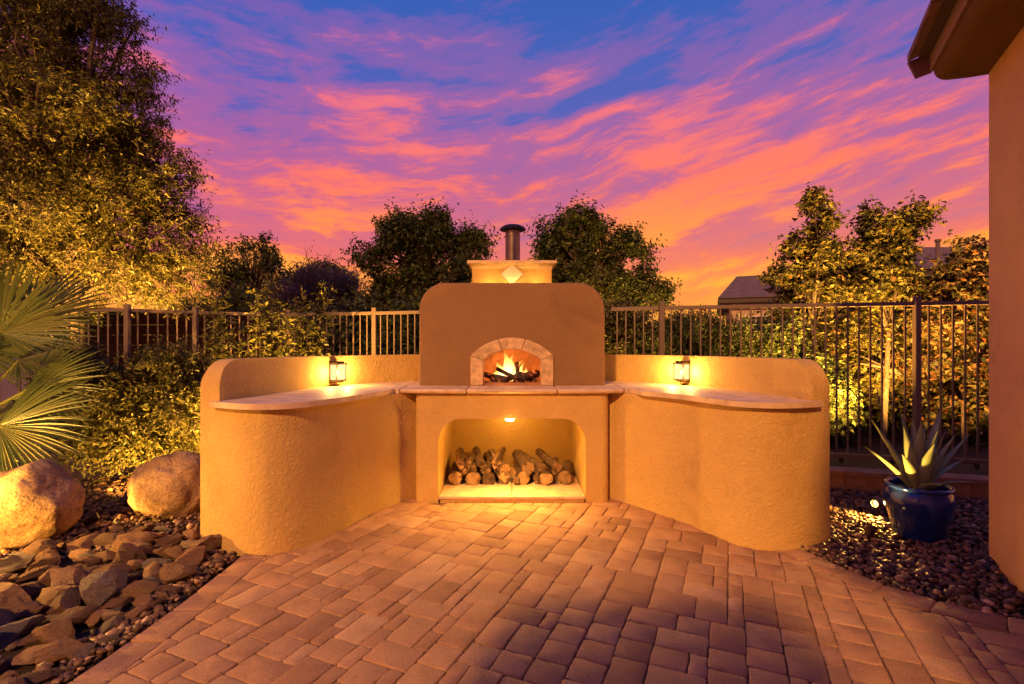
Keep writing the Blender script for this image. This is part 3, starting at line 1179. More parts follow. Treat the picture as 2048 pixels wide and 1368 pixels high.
def log_mesh(name, L, r, seed, split=False, n=12, segs=5):
    """rough log lying along local Y; slot 0 bark, slot 1 cut wood"""
    rs = random.Random(seed)
    out = []
    ecc = rs.uniform(0.80, 1.0)
    for k in range(n):
        a = 2 * math.pi * k / n
        rr = r * rs.uniform(0.90, 1.08)
        x, z = rr * math.cos(a), rr * ecc * math.sin(a)
        if split:
            x = max(x, -0.15 * r)
            z = min(z, 0.55 * r)
        out.append((x, z))
    vs, fs, mi = [], [], []
    for j in range(segs + 1):
        y = -L / 2 + L * j / segs
        bx, bz = rs.uniform(-.05, .05) * r, rs.uniform(-.05, .05) * r
        tp = 1.0 - 0.10 * j / segs
        for x, z in out:
            vs.append((x * tp * rs.uniform(.97, 1.03) + bx, y + (rs.uniform(-.006, .006) if j in (0, segs) else 0), z * tp * rs.uniform(.97, 1.03) + bz))
    for j in range(segs):
        for k in range(n):
            k2 = (k + 1) % n
            fs.append((j * n + k, (j + 1) * n + k, (j + 1) * n + k2, j * n + k2))
            flat = split and (out[k][0] <= -0.149 * r and out[k2][0] <= -0.149 * r or out[k][1] >= 0.549 * r and out[k2][1] >= 0.549 * r)
            mi.append(1 if flat else 0)
    c0 = len(vs)
    vs.append((0, -L / 2 - 0.003, 0))
    vs.append((0, L / 2 + 0.003, 0))
    for k in range(n):
        k2 = (k + 1) % n
        fs.append((c0, k, k2))
        mi.append(1)
        fs.append((c0 + 1, segs * n + k2, segs * n + k))
        mi.append(1)
    me = pymesh(name, vs, fs, 50, mi)
    bm = bmesh.new()
    bm.from_mesh(me)
    bmesh.ops.recalc_face_normals(bm, faces=bm.faces)
    bm.to_mesh(me)
    bm.free()
    return me


BURN = [(-0.16, 5.03, 0.045, 55, 0.30, .038, 8, 'charred log lying across the coals under the tallest flame'),
        (0.05, 5.00, 0.050, 20, 0.24, .044, -12, 'short charred log end poking out of the middle of the coals'),
        (0.17, 5.05, 0.060, -35, 0.30, .048, 5, 'thick dark purple charred log beside the flames toward the chamber wall'),
        (-0.06, 5.02, 0.085, 70, 0.22, .026, 25, 'thin charred stick leaning up toward the tallest flame'),
        (0.055, 5.06, 0.115, 8, 0.16, .022, 70, 'thin charred stick standing upright amid the flames')]
for (x, y, z, rz, L, r, rx, lb) in BURN:
    me = log_mesh('burning_log', L, r, int(abs(x) * 1000))
    o = put('burning_log', me, [M_EMBER, M_EMBER], None, (x, y, CT + 0.018 + z), (R(rx), 0, R(rz)))
    tag(o, lb, 'log', 'logs burning in the oven')
bm = bmesh.new()
for k in range(70):
    p = Vector((random.uniform(-0.22, 0.25), random.uniform(4.95, 5.2), CT + 0.02 + random.uniform(0, 0.03)))
    r = random.uniform(0.012, 0.026)
    m = Matrix.Translation(p) @ Matrix.Rotation(random.uniform(0, 6), 4, Vector((random.random(), random.random(), 1)).normalized()) @ Matrix.Diagonal((r, r * .8, r * .7, 1))
    bmesh.ops.create_icosphere(bm, subdivisions=1, radius=1, matrix=m)
coal = put('glowing_coals', bm_mesh('glowing_coals', bm), mat_simple('coal', (0.09, 0.04, 0.05), 0.9, var=0.6, scale=60, bs=0.4))
coal['kind'] = 'stuff'

# ------------------------------------------------------------------ firewood in the niche
# x, z (of the front end), radius, yaw, pitch, length, split, label
ZB = 0.060
WOOD = [
    (-0.545, 0.069, .069, 3, 0, .50, 0, 'round log with brown cut end at the niche wall corner, bottom of the left stack'),
    (-0.375, 0.060, .074, -4, 0, .50, 0, 'wide flattened log with pale split face, second in the bottom row of the left stack'),
    (-0.222, 0.055, .064, 3, 0, .48, 0, 'small round log, third in the bottom row of the left stack'),
    (-0.095, 0.060, .070, 10, 0, .50, 1, 'dark log tucked under the pale leaning piece by the gap between the stacks'),
    (-0.520, 0.185, .060, 5, 14, .44, 1, 'dark split log topmost against the niche wall in the left stack'),
    (-0.425, 0.188, .040, -6, 12, .42, 0, 'thin upper log with a rimmed round end, second along the top of the left stack'),
    (-0.300, 0.170, .058, 12, 20, .44, 1, 'pale split log rising to a peak in the middle of the left stack'),
    (-0.390, 0.140, .055, 0, 4, .45, 1, 'dark wedge of wood between the two rows of the left stack'),
    (-0.255, 0.128, .050, -8, 8, .42, 0, 'dark log filling the middle of the left stack over the small round log'),
    (-0.185, 0.180, .048, -10, 22, .44, 1, 'upright pale splinter at the top of the left stack'),
    (-0.130, 0.165, .050, 14, 20, .45, 1, 'orange split log leaning beside the upright pale splinter'),
    (-0.068, 0.135, .060, 24, 14, .46, 0, 'pale leaning log with a curled bark rim at the gap between the stacks'),
    (0.110, 0.060, .067, 4, 0, .50, 0, 'round log with dark cut end, first in the bottom row of the right stack'),
    (0.245, 0.052, .050, 0, 0, .48, 0, 'small log half hidden in the bottom row of the right stack'),
    (0.325, 0.066, .068, -3, 0, .50, 0, 'round log under the long diagonal log in the right stack'),
    (0.500, 0.062, .068, -10, 0, .50, 0, 'lone round log at the bottom corner of the right stack'),
    (0.155, 0.155, .066, 12, 12, .46, 0, 'thick barked log lying on top of the right stack nearest the gap'),
    (0.305, 0.150, .054, 26, 12, .50, 0, 'long diagonal log lying on top of the right stack'),
    (0.030, 0.052, .048, -16, 0, .46, 1, 'pale split piece lying low in the gap between the two stacks'),
    (0.015, 0.125, .040, 34, 6, .40, 1, 'thin splinter lying across the gap between the two stacks'),
    (0.225, 0.120, .042, 8, 4, .44, 1, 'dark split piece wedged between the rows of the right stack'),
    (0.400, 0.128, .044, -6, 4, .44, 1, 'dark split piece wedged beside the lone corner log of the right stack'),
    (-0.470, 0.130, .046, 6, 4, .46, 1, 'dark split piece wedged above the corner log of the left stack'),
    (0.440, 0.165, .056, 20, 16, .46, 0, 'upper log on the lone corner log of the right stack'),
]
for k, (x, z, r, yaw, pitch, L, sp, lb) in enumerate(WOOD):
    me = log_mesh('firewood_log', L, r, 100 + k, bool(sp), 14)
    yf = 4.775 + random.uniform(-.012, .02) + (0.03 if z > 0.1 else 0)
    cx = x - math.sin(R(yaw)) * L / 2
    cy = yf + math.cos(R(yaw)) * L / 2
    o = put('firewood_log', me, [M_BARKLOG, M_CUT], None, (cx, cy, ZB + z + math.sin(R(pitch)) * L / 2 * 0.4),
            (R(pitch * 0.4), 0, R(yaw)))
    o.rotation_euler.rotate_axis('Y', random.uniform(-1, 1))
    tag(o, lb, 'log', 'firewood stacked in the niche')


# ------------------------------------------------------------------ patio of tumbled concrete pavers
EDGE_L = [(-1.93, -2.6), (-1.90, 0.5), (-1.86, 1.9), (-1.80, 2.5), (-1.79, 3.0), (-1.80, 3.36)]
EDGE_R = [(1.98, 3.50), (2.055, 3.20), (2.20, 2.88), (2.42, 2.66), (2.62, 2.555), (2.95, 2.36)]
patio_poly = EDGE_L + [(-1.0, 4.6), (1.0, 4.7)] + EDGE_R + [(1.55, -0.3), (0.6, -2.6)]
patio = put('patio', prism('patio', patio_poly, -0.10, -0.010), M_SAND)
patio['kind'] = 'structure'


def clip_half(poly, p, nrm):
    out = []
    n = len(poly)
    for i in range(n):
        a, b = poly[i], poly[(i + 1) % n]
        da, db = (a - p) @ nrm, (b - p) @ nrm
        if da <= 0:
            out.append(a)
        if da * db < 0:
            out.append(a + (b - a) * da / (da - db))
    return out


def nearest(line, q):
    best = None
    for a, b in zip(line[:-1], line[1:]):
        a, b = np.array(a), np.array(b)
        t = np.clip((q - a) @ (b - a) / ((b - a) @ (b - a)), 0, 1)
        p = a + t * (b - a)
        d = np.linalg.norm(q - p)
        if best is None or d < best[0]:
            best = (d, p, (b - a) / np.linalg.norm(b - a))
    return best


def paver_mesh(poly, rs, top=0.0):
    """tumbled stone: worn wobbly outline, rounded shoulder"""
    poly = [np.array(p) for p in poly]
    c = sum(poly) / len(poly)
    pts = []
    n = len(poly)
    for i in range(n):
        p, a, b = poly[i], poly[i - 1], poly[(i + 1) % n]
        la, lb = np.linalg.norm(a - p), np.linalg.norm(b - p)
        r = min(0.012 * rs.uniform(.6, 1.5), la * .4, lb * .4)
        ua, ub = (a - p) / (la + 1e-9), (b - p) / (lb + 1e-9)
        pts.append(p + ua * r)
        pts.append(p + (ua + ub) * r * 0.26)
        pts.append(p + ub * r)
        # mid-edge wobble
        if lb > 0.06:
            for f in ((0.35, 0.68) if lb > 0.14 else (0.5,)):
                nr = np.array([ub[1], -ub[0]])
                pts.append(p + (b - p) * f + nr * rs.uniform(-0.0035, 0.0035))
    m = len(pts)
    tl = [rs.uniform(-0.008, 0.008), rs.uniform(-0.008, 0.008)]
    dz = rs.uniform(-0.002, 0.002)

    def lvl(f_in, z):
        out = []
        for p in pts:
            d = c - p
            L = np.linalg.norm(d) + 1e-9
            q = p + d / L * min(f_in, L * .6)
            out.append((q[0] - c[0], q[1] - c[1], z + dz + (q - c) @ np.array(tl)))
        return out
    vs = lvl(0.0, -0.05) + lvl(0.0, -0.008) + lvl(0.0022, -0.0026) + lvl(0.008, 0.0)
    fs = []
    for l in range(3):
        for k in range(m):
            k2 = (k + 1) % m
            fs.append((l * m + k, l * m + k2, (l + 1) * m + k2, (l + 1) * m + k))
    fs.append(tuple(range(3 * m, 4 * m)))
    area = 0.5 * sum(pts[i][0] * pts[(i + 1) % m][1] - pts[(i + 1) % m][0] * pts[i][1] for i in range(m))
    if area < 0:
        fs = [f[::-1] for f in fs]
    me = pymesh('paver', vs, fs, 60)
    return me, c


rs = random.Random(3)
U = 0.079
TH = R(-23.5)
e1 = np.array([math.cos(TH), math.sin(TH)])
e2 = np.array([-math.sin(TH), math.cos(TH)])
NG = 100
occ = np.zeros((NG, NG), bool)
rects = []
for j in range(NG):
    for i in range(NG):
        if occ[i, j]:
            continue
        opts = [(3, 2), (2, 3), (2, 2), (3, 3), (2, 2), (2, 3), (2, 2), (3, 2)]
        rs.shuffle(opts)
        opts += [(2, 1), (1, 2), (1, 1)]
        for (a, b) in opts:
            if i + a <= NG and j + b <= NG and not occ[i:i + a, j:j + b].any():
                # avoid leaving one-cell slivers
                if i + a < NG and occ[i + a, j] is False:
                    pass
                occ[i:i + a, j:j + b] = True
                rects.append((i, j, a, b))
                break
ORG = np.array([0.0, 2.2]) - (e1 + e2) * NG * U / 2
BW = 0.165       # border width
lineL = [np.array(p) for p in EDGE_L]
lineR = [np.array(p) for p in EDGE_R]
inL = offset2d(EDGE_L, -BW)
inR = offset2d(EDGE_R, -BW)
frLall = [tuple(p) for p in frL]
frRall = [tuple(p) for p in frR]


def inside_poly(q, poly):
    c = False
    n = len(poly)
    for i in range(n):
        (x1, y1), (x2, y2) = poly[i], poly[(i + 1) % n]
        if (y1 > q[1]) != (y2 > q[1]) and q[0] < (x2 - x1) * (q[1] - y1) / (y2 - y1) + x1:
            c = not c
    return c


wingL_poly = frLall + [(-2.3, 4.2), (-1.0, 5.6)]
wingR_poly = frRall + [(2.3, 4.2), (1.0, 5.6)]
pav = []
for (i, j, a, b) in rects:
    g2 = 0.0016
    quad = [ORG + e1 * (i * U + (g2 if q in (0, 3) else a * U - g2)) + e2 * (j * U + (g2 if q in (0, 1) else b * U - g2)) for q in range(4)]
    # shift every joint a little
    quad = [p + np.array([rs.uniform(-.003, .003), rs.uniform(-.003, .003)]) for p in quad]
    c = sum(quad) / 4
    if not (-2.3 < c[1] < 4.62) or abs(c[0]) > 3.2:
        continue
    if c[1] > 4.50 and abs(c[0]) < 0.8:
        continue
    poly = quad
    for line, sgn in ((inL, 1), (inR, 1)):
        if line is inR and c[1] < 2.2 and c[0] < 2.4:
            continue
        d, p, t = nearest(line, c)
        if d > 0.5 and abs(c[0]) < 1.3:
            continue
        nrm = np.array([-t[1], t[0]])           # outward (left of travel)
        poly = clip_half(poly, p - nrm * g2, nrm)
        if len(poly) < 3:
            break
    if len(poly) < 3:
        continue
    ar = 0.5 * abs(sum(poly[k][0] * poly[(k + 1) % len(poly)][1] - poly[(k + 1) % len(poly)][0] * poly[k][1] for k in range(len(poly))))
    if ar < 0.0012:
        continue
    corners_in = all(inside_poly(p, wingL_poly) or inside_poly(p, wingR_poly) for p in poly)
    if corners_in:
        continue
    if not inside_poly(c, patio_poly) and ar > 0.9 * a * b * U * U:
        continue
    pav.append(poly)
# border course
for line, inn in ((EDGE_L, inL), (EDGE_R, inR)):
    o_ = resample(line, 400)
    i_ = resample(inn, 400)
    L = np.concatenate([[0], np.cumsum(np.linalg.norm(np.diff(o_, axis=0), axis=1))])
    s = 0.0
    while s < L[-1] - 0.05:
        w = rs.choice((0.19, 0.24, 0.28, 0.21))
        if s + w > L[-1]:
            w = L[-1] - s
        f0, f1 = s + .002, s + w - .002
        ip = lambda arr, f: np.array([np.interp(f, L, arr[:, 0]), np.interp(f, L, arr[:, 1])])
        quad = [ip(i_, f0), ip(i_, f1), ip(o_, f1), ip(o_, f0)]
        if -2.3 < quad[0][1]:
            pav.append(quad)
        s += w


def in_view(c):
    return c[1] > 1.95 and abs(c[0] / c[1]) < 1.06


vis = [p for p in pav if in_view(sum(p) / len(p))]
hid = [p for p in pav if not in_view(sum(p) / len(p))]
vis.sort(key=lambda p: np.linalg.norm(sum(p) / len(p)))
near, far = vis[:300], vis[300:]
for p in near:
    me, c = paver_mesh(p, rs)
    put('paver', me, M_PAVER, patio, (c[0], c[1], 0))


def joined_pavers(lst, name):
    V, Fs = [], []
    for p in lst:
        me, c = paver_mesh(p, rs)
        b = len(V)
        V += [(v.co.x + c[0], v.co.y + c[1], v.co.z) for v in me.vertices]
        Fs += [tuple(b + i for i in f.vertices) for f in me.polygons]
        bpy.data.meshes.remove(me)
    o = put(name, pymesh(name, V, Fs, 60), M_PAVER, patio)
    o['kind'] = 'stuff'


joined_pavers(far + hid, 'paver_field')
print('PAVERS visible', len(vis), 'other', len(hid))


# ------------------------------------------------------------------ gravel and rocks
def ico(sub):
    bm = bmesh.new()
    bmesh.ops.create_icosphere(bm, subdivisions=sub, radius=1.0)
    v = np.array([tuple(q.co) for q in bm.verts])
    f = np.array([[q.index for q in p.verts] for p in bm.faces])
    bm.free()
    return v, f


ICO1, ICOF1 = ico(1)
ICO2, ICOF2 = ico(2)
ICO5, ICOF5 = ico(5)


def rot_rand(n, rng, flat=0.35):
    """random rotations, mostly about Z with a little tilt"""
    a = rng.uniform(0, 2 * np.pi, n)
    tx = rng.normal(0, flat, n)
    ty = rng.normal(0, flat, n)
    ca, sa = np.cos(a), np.sin(a)
    Rz = np.zeros((n, 3, 3))
    Rz[:, 0, 0] = ca; Rz[:, 0, 1] = -sa; Rz[:, 1, 0] = sa; Rz[:, 1, 1] = ca; Rz[:, 2, 2] = 1
    Rx = np.zeros((n, 3, 3))
    Rx[:, 0, 0] = 1; Rx[:, 1, 1] = np.cos(tx); Rx[:, 1, 2] = -np.sin(tx); Rx[:, 2, 1] = np.sin(tx); Rx[:, 2, 2] = np.cos(tx)
    Ry = np.zeros((n, 3, 3))
    Ry[:, 1, 1] = 1; Ry[:, 0, 0] = np.cos(ty); Ry[:, 0, 2] = np.sin(ty); Ry[:, 2, 0] = -np.sin(ty); Ry[:, 2, 2] = np.cos(ty)
    return Rz @ Rx @ Ry


def pebbles(name, pos, size, rng, mat, rough=0.16):
    n = len(pos)
    base = ICO1[None] * (1 + rng.normal(0, rough, (n, len(ICO1), 1)))
    s = np.stack([size * rng.uniform(0.8, 1.3, n), size * rng.uniform(0.6, 0.95, n), size * rng.uniform(0.4, 0.7, n)], 1)
    v = base * s[:, None, :]
    v = np.einsum('nij,nvj->nvi', rot_rand(n, rng), v) + pos[:, None, :]
    f = ICOF1[None] + (np.arange(n) * len(ICO1))[:, None, None]
    o = put(name, npmesh(name, v.reshape(-1, 3), f.reshape(-1, 3), True), mat)
    o['kind'] = 'stuff'
    return o


def scatter(poly, n, rng):
    xs = [p[0] for p in poly]
    ys = [p[1] for p in poly]
    out = []
    while len(out) < n:
        q = (rng.uniform(min(xs), max(xs)), rng.uniform(min(ys), max(ys)))
        if inside_poly(q, poly):
            out.append(q)
    return np.array(out)


GR_R = EDGE_R[:-1] + [(2.95, 2.35), (3.02, 2.5), (3.4, 3.6), (4.45, 4.45), (4.35, 4.62), (3.2, 5.0), (2.3, 5.3), (1.9, 4.7), (2.22, 3.6)]
GR_R = [(x + 0.012 if i < 5 else x, y) for i, (x, y) in enumerate(GR_R)]
soilr = put('gravel_bed', prism('gravel_bed', [(x + 0.0, y) for x, y in GR_R], -0.09, -0.028), M_SOIL)
soilr['kind'] = 'structure'
q = scatter(GR_R, 6200, RNG)
q = q[np.argsort(np.hypot(q[:, 0], q[:, 1]))]
zz = RNG.uniform(-0.022, 0.008, len(q))
pebbles('gravel', np.column_stack([q, zz]), RNG.gamma(6, 0.0031, len(q)).clip(0.010, 0.034), RNG, M_PEBBLE)

GR_L = [(-1.815, 3.36), (-1.80, 2.5), (-1.87, 1.9), (-1.93, 0.6), (-4.2, 0.6), (-6.2, 3.0), (-6.5, 5.6), (-4.0, 6.2), (-1.6, 5.9), (-1.2, 5.7), (-1.95, 4.6), (-2.28, 3.9), (-2.25, 3.56)]
soill = put('rock_bed', prism('rock_bed', GR_L, -0.09, -0.028), M_SOIL)
soill['kind'] = 'structure'
GL2 = [(-2.2, 3.5), (-2.3, 4.0), (-2.1, 4.7), (-3.2, 5.6), (-4.6, 5.2), (-4.4, 3.6), (-3.4, 3.2)]
q = scatter(GL2, 3600, RNG)
p1 = np.column_stack([q, RNG.uniform(-0.022, 0.010, len(q))])
strip = [(-1.84, 3.36), (-1.815, 2.5), (-1.885, 1.9), (-2.1, 1.9), (-2.02, 2.6), (-2.1, 3.45)]
q = scatter(strip, 620, RNG)
p2 = np.column_stack([q, RNG.uniform(-0.022, 0.012, len(q))])
pebbles('gravel', np.concatenate([p1, p2]), np.concatenate([RNG.gamma(6, 0.0034, len(p1)).clip(0.010, 0.036), RNG.gamma(6, 0.0036, len(p2)).clip(0.012, 0.036)]), RNG, M_PEBBLE)


ICO3, ICOF3 = ico(3)


def rock_mesh(seed):
    """split slate-like stone: flat breaks, stepped layers, chipped edges"""
    rng = np.random.default_rng(seed)
    v = ICO3.copy()
    for _ in range(int(rng.integers(10, 16))):
        nrm = rng.normal(0, 1, 3)
        nrm /= np.linalg.norm(nrm)
        d = rng.uniform(0.40, 0.80)
        s = v @ nrm
        over = s > d
        v[over] -= np.outer((s[over] - d) * 0.97, nrm)
    lay = rng.normal(0, 0.25, 3) + np.array([0, 0, 1.0])
    lay /= np.linalg.norm(lay)
    h = v @ lay
    nl = int(rng.integers(5, 9))
    step = rng.uniform(-0.10, 0.10, 40)
    k = np.floor((h + 1.5) * nl).astype(int) % 40
    v *= (1 + step[k])[:, None]
    for i in range(len(v)):
        q = Vector(v[i])
        v[i] *= 1 + 0.10 * mnoise.noise(q * 2.2 + Vector((seed, 0, 0))) + 0.05 * mnoise.noise(q * 6 + Vector((0, seed, 0)))
    v /= np.abs(v).max(0)
    me = npmesh('stone', v, ICOF3, True)
    me.set_sharp_from_angle(angle=R(22))
    return me


ROCKS = [rock_mesh(40 + k) for k in range(12)]
for me in ROCKS:
    me.materials.append(M_ROCK)
RB = [(-1.90, 3.30), (-1.86, 2.5), (-1.92, 1.9), (-2.0, 1.5), (-3.7, 1.5), (-4.4, 2.6), (-3.9, 3.3), (-3.15, 3.45), (-2.65, 3.85), (-2.3, 3.62)]
rr = np.random.default_rng(21)
placed = []
tries = 0
nst = 0
while nst < 285 and tries < 9000:
    tries += 1
    c = (rr.uniform(-4.3, -1.9), rr.uniform(1.6, 3.9))
    if not inside_poly(c, RB):
        continue
    near_edge = c[0] > -2.0
    if nst < 70:
        L = rr.uniform(0.095, 0.165)
    elif nst < 170:
        L = rr.uniform(0.065, 0.11)
    else:
        L = rr.uniform(0.035, 0.07)
    if near_edge:
        L *= 0.75
    if np.hypot(c[0] + 3.54, c[1] - 3.62) < 0.32 or np.hypot(c[0] + 2.9, c[1] - 4.3) < 0.34:
        continue
    k = 0.50 if nst < 170 else 0.38
    if any((c[0] - p[0]) ** 2 + (c[1] - p[1]) ** 2 < ((L + p[2]) * k) ** 2 for p in placed):
        continue
    placed.append((c[0], c[1], L))
    nst += 1
    w, h = L * rr.uniform(0.5, 0.85), L * rr.uniform(0.36, 0.72)
    yaw = R(28) + rr.normal(0, 0.55)
    o = put('stone', ROCKS[int(rr.integers(0, 12))], None, soill, (c[0], c[1], -0.02 + h * 0.45 + rr.uniform(0, 0.025)),
            (rr.normal(0, 0.30), rr.normal(0, 0.22), yaw), (L, w, h))
print('STONES', nst)


def boulder(name, loc, rad, seed, label, squash=(1, 1, 0.92), cut=None):
    v = ICO5.copy()
    rng = np.random.default_rng(seed)
    for _ in range(6):
        nrm = rng.normal(0, 1, 3)
        nrm /= np.linalg.norm(nrm)
        d = rng.uniform(0.72, 0.90)
        s = v @ nrm
        over = s > d
        v[over] -= np.outer((s[over] - d) * 0.75, nrm)
    off = Vector((seed * 3.1, seed, 0))
    for i in range(len(v)):
        q = Vector(v[i])
        n = mnoise.fractal(q * 1.3 + off, 1.0, 2.1, 4) * 0.10 + mnoise.fractal(q * 5 + off, 0.9, 2.1, 4) * 0.022
        rdg = abs(mnoise.noise(q * 2.2 + off * 2)) * 0.06
        v[i] *= 1 + n - rdg
    v *= np.array(squash) * rad
    o = put(name, npmesh(name, v, ICOF5, True), M_BOULDER, None, loc)
    tag(o, label, 'boulder')
    return o


boulder('boulder', (-3.54, 3.62, 0.235), 0.350, 4, 'large rounded tan boulder lit from below under the fan palm', (0.98, 0.9, 1.02))
boulder('boulder', (-2.89, 4.28, 0.17), 0.335, 9, 'rounded tan boulder half hidden behind the end of the curved wing', (1.0, 0.9, 0.92))

# ------------------------------------------------------------------ house corner at the edge of the frame
CW = np.array([2.99, 3.135])
UA = np.array([-0.48, -0.877]); UA /= np.linalg.norm(UA)     # along the wall towards the viewer
NA = np.array([UA[1], -UA[0]])                               # out of the wall
if NA[0] > 0:
    NA = -NA
house = thing('house', 'tan stucco house corner with tiled eave at the edge of the patio', 'house', (CW[0], CW[1], 0))


def wl(a, s):
    q = CW + UA * a + NA * s
    return (q[0], q[1])


A0 = CW + UA * 5.2
foot = [tuple(CW), wl(5.2, 0), (0.9, -6.5), (8.0, -6.5), (8.0, 2.2), (CW[0] + 0.88 * 2.2, CW[1] - 0.48 * 2.2)]
put('wall', prism('wall', foot, 0.085, 3.12), M_HOUSE, house)
inset = [(x + (0.03 if i < 2 else 0.05), y - 0.035) for i, (x, y) in enumerate(foot)]
put('added_shade_pier', prism('added_shade_pier', [(-1.69, -1.55), (-1.69, -2.15), (-0.32, -2.15), (-0.32, -1.55)], -0.05, 3.10), M_HOUSE, house)  # unseen block added behind the camera to cast the patio shadow
put('stem_wall', prism('stem_wall', inset, -0.1, 0.083), M_HOUSE, house)


def extrude_profile(name, prof, a0, a1, mat, smooth=None):
    """profile in (outward s, z), swept along the wall"""
    bm = bmesh.new()
    A = [bm.verts.new((*wl(a0, s), z)) for s, z in prof]
    B = [bm.verts.new((*wl(a1, s), z)) for s, z in prof]
    n = len(prof)
    for k in range(n):
        bm.faces.new((A[k], A[(k + 1) % n], B[(k + 1) % n], B[k]))
    bm.faces.new(A[::-1])
    bm.faces.new(B)
    o = put(name, bm_mesh(name, bm, smooth), mat, house)
    return o


cove = [(-0.02, 3.105), (0.10, 3.110), (0.185, 3.120)] + [(0.185 + 0.082 * math.sin(a), 3.205 - 0.085 * math.cos(a)) for a in np.linspace(0.15, 1.45, 7)]
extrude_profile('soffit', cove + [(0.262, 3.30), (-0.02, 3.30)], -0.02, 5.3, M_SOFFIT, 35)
extrude_profile('fascia', [(0.2635, 3.205), (0.283, 3.200), (0.286, 3.305), (0.2635, 3.305)], -0.03, 5.3, M_FASCIA)
# eave tiles, two courses, each tile its own piece
tm = []
for course, (s0, s1, z0, z1, wid) in enumerate([(0.20, 0.405, 3.318, 3.352, 0.335), (0.10, 0.372, 3.385, 3.418, 0.335)]):
    a = -0.05 - 0.12 * course
    k = 0
    while a < 4.5:
        dz = random.uniform(-.006, .006)
        ds = random.uniform(-.008, .008)
        bm = bmesh.new()
        pr = [(s0, z0 + 0.055 + dz), (s1 + ds, z0 + dz - 0.012), (s1 + ds, z1 + dz - 0.012), (s0, z1 + 0.055 + dz)]
        A = [bm.verts.new((*wl(a + .004, s), z)) for s, z in pr]
        B = [bm.verts.new((*wl(a + wid - .004, s), z)) for s, z in pr]
        for q in range(4):
            bm.faces.new((A[q], A[(q + 1) % 4], B[(q + 1) % 4], B[q]))
        bm.faces.new(A[::-1])
        bm.faces.new(B)
        put('roof_tile', bm_mesh('roof_tile', bm), M_TILE, house)
        a += wid
# end closure below the first tile, and the roof slab above
extrude_profile('eave_closure', [(0.268, 3.205), (0.355, 3.185), (0.398, 3.300), (0.268, 3.330)], -0.06, -0.032, M_TILE)
extrude_profile('underlay', [(0.288, 3.300), (0.345, 3.300), (0.345, 3.318), (0.288, 3.322)], -0.02, 5.2, M_TRIM)
extrude_profile('roof', [(0.33, 3.428), (0.30, 3.42), (-3.2, 4.50), (-3.2, 4.56)], -0.1, 5.3, M_TILE)

# ------------------------------------------------------------------ planter curb under the fence
C0, C1 = np.array([2.1, 5.28]), np.array([5.3, 4.30])
cd = (C1 - C0) / np.linalg.norm(C1 - C0)
cn = np.array([cd[1], -cd[0]])          # toward the viewer
curb = thing('planter_curb', 'low brick planter curb with cap bricks below the metal fence', 'curb', (C0[0], C0[1], 0))
Lc = np.linalg.norm(C1 - C0)
cang = math.atan2(cd[1], cd[0])
capm = box_mesh('cap_brick', 0.296, 0.20, 0.045, 0.006)
facem = box_mesh('face_brick', 0.196, 0.10, 0.155, 0.006)
s = 0.15
while s < Lc:
    q = C0 + cd * s
    put('cap_brick', capm, M_CURB, curb, (q[0], q[1], 0.160 + random.uniform(-.002, .002)), (0, 0, cang + random.uniform(-.01, .01)))
    s += 0.30
s = 0.10
while s < Lc:
    q = C0 + cd * s + cn * 0.03
    put('face_brick', facem, M_CURB, curb, (q[0], q[1], 0.058), (0, 0, cang + random.uniform(-.01, .01)))
    s += 0.20
bed = put('planting_bed', prism('planting_bed', [tuple(C0 - cn * .05), tuple(C1 - cn * .05), (6.5, 5.5), (6.5, 9.5), (1.5, 9.5), (1.3, 6.2)], -0.05, 0.125), M_SOIL)
bed['kind'] = 'structure'


# ------------------------------------------------------------------ metal fence
def fence(line, posts, label, zt=1.83, zb=0.27, ground=0.0, skip=None):
    """posts are indices along the polyline or distances"""
    pts = [np.array(p) for p in line]
    root = thing('metal_fence', label, 'fence', (pts[0][0], pts[0][1], 0), 'metal fences behind the oven')
    pm = box_mesh('post', 0.055, 0.055, zt + 0.05 - ground, 0.004, z0=ground)
    pk = box_mesh('picket', 0.015, 0.015, zt - zb - 0.03, 0, z0=zb + 0.015)
    for a, b in zip(pts[:-1], pts[1:]):
        d = b - a
        L = np.linalg.norm(d)
        d /= L
        ang = math.atan2(d[1], d[0])
        rm = box_mesh('rail', L - 0.06, 0.035, 0.042, 0.004)
        m = (a + b) / 2
        put('top_rail', rm, M_FENCE, root, (m[0], m[1], zt - 0.021), (0, 0, ang))
        put('bottom_rail', rm, M_FENCE, root, (m[0], m[1], zb), (0, 0, ang))
        npk = int(round(L / 0.102))
        for k in range(1, npk):
            q = a + d * L * k / npk
            put('picket', pk, M_FENCE, root, (q[0], q[1], 0), (0, 0, ang))
    for p in posts:
        q = np.array(p)
        put('post', pm, M_FENCE, root, (q[0], q[1], 0))
    return root


FR = [(1.10, 5.70), (1.655, 5.53), (4.02, 4.965), (5.9, 4.52)]
fence(FR, FR[1:], 'taupe metal picket fence above the brick planter curb beside the blue pot')
FLn = [(-1.12, 6.22), (-1.77, 6.42), (-3.03, 6.78), (-4.00, 6.32), (-4.53, 5.89), (-5.75, 5.72), (-7.2, 5.5)]
fence(FLn, [FLn[1], FLn[2], FLn[3], FLn[4], FLn[6]], 'taupe metal picket fence with a corner behind the young shrub and palm')

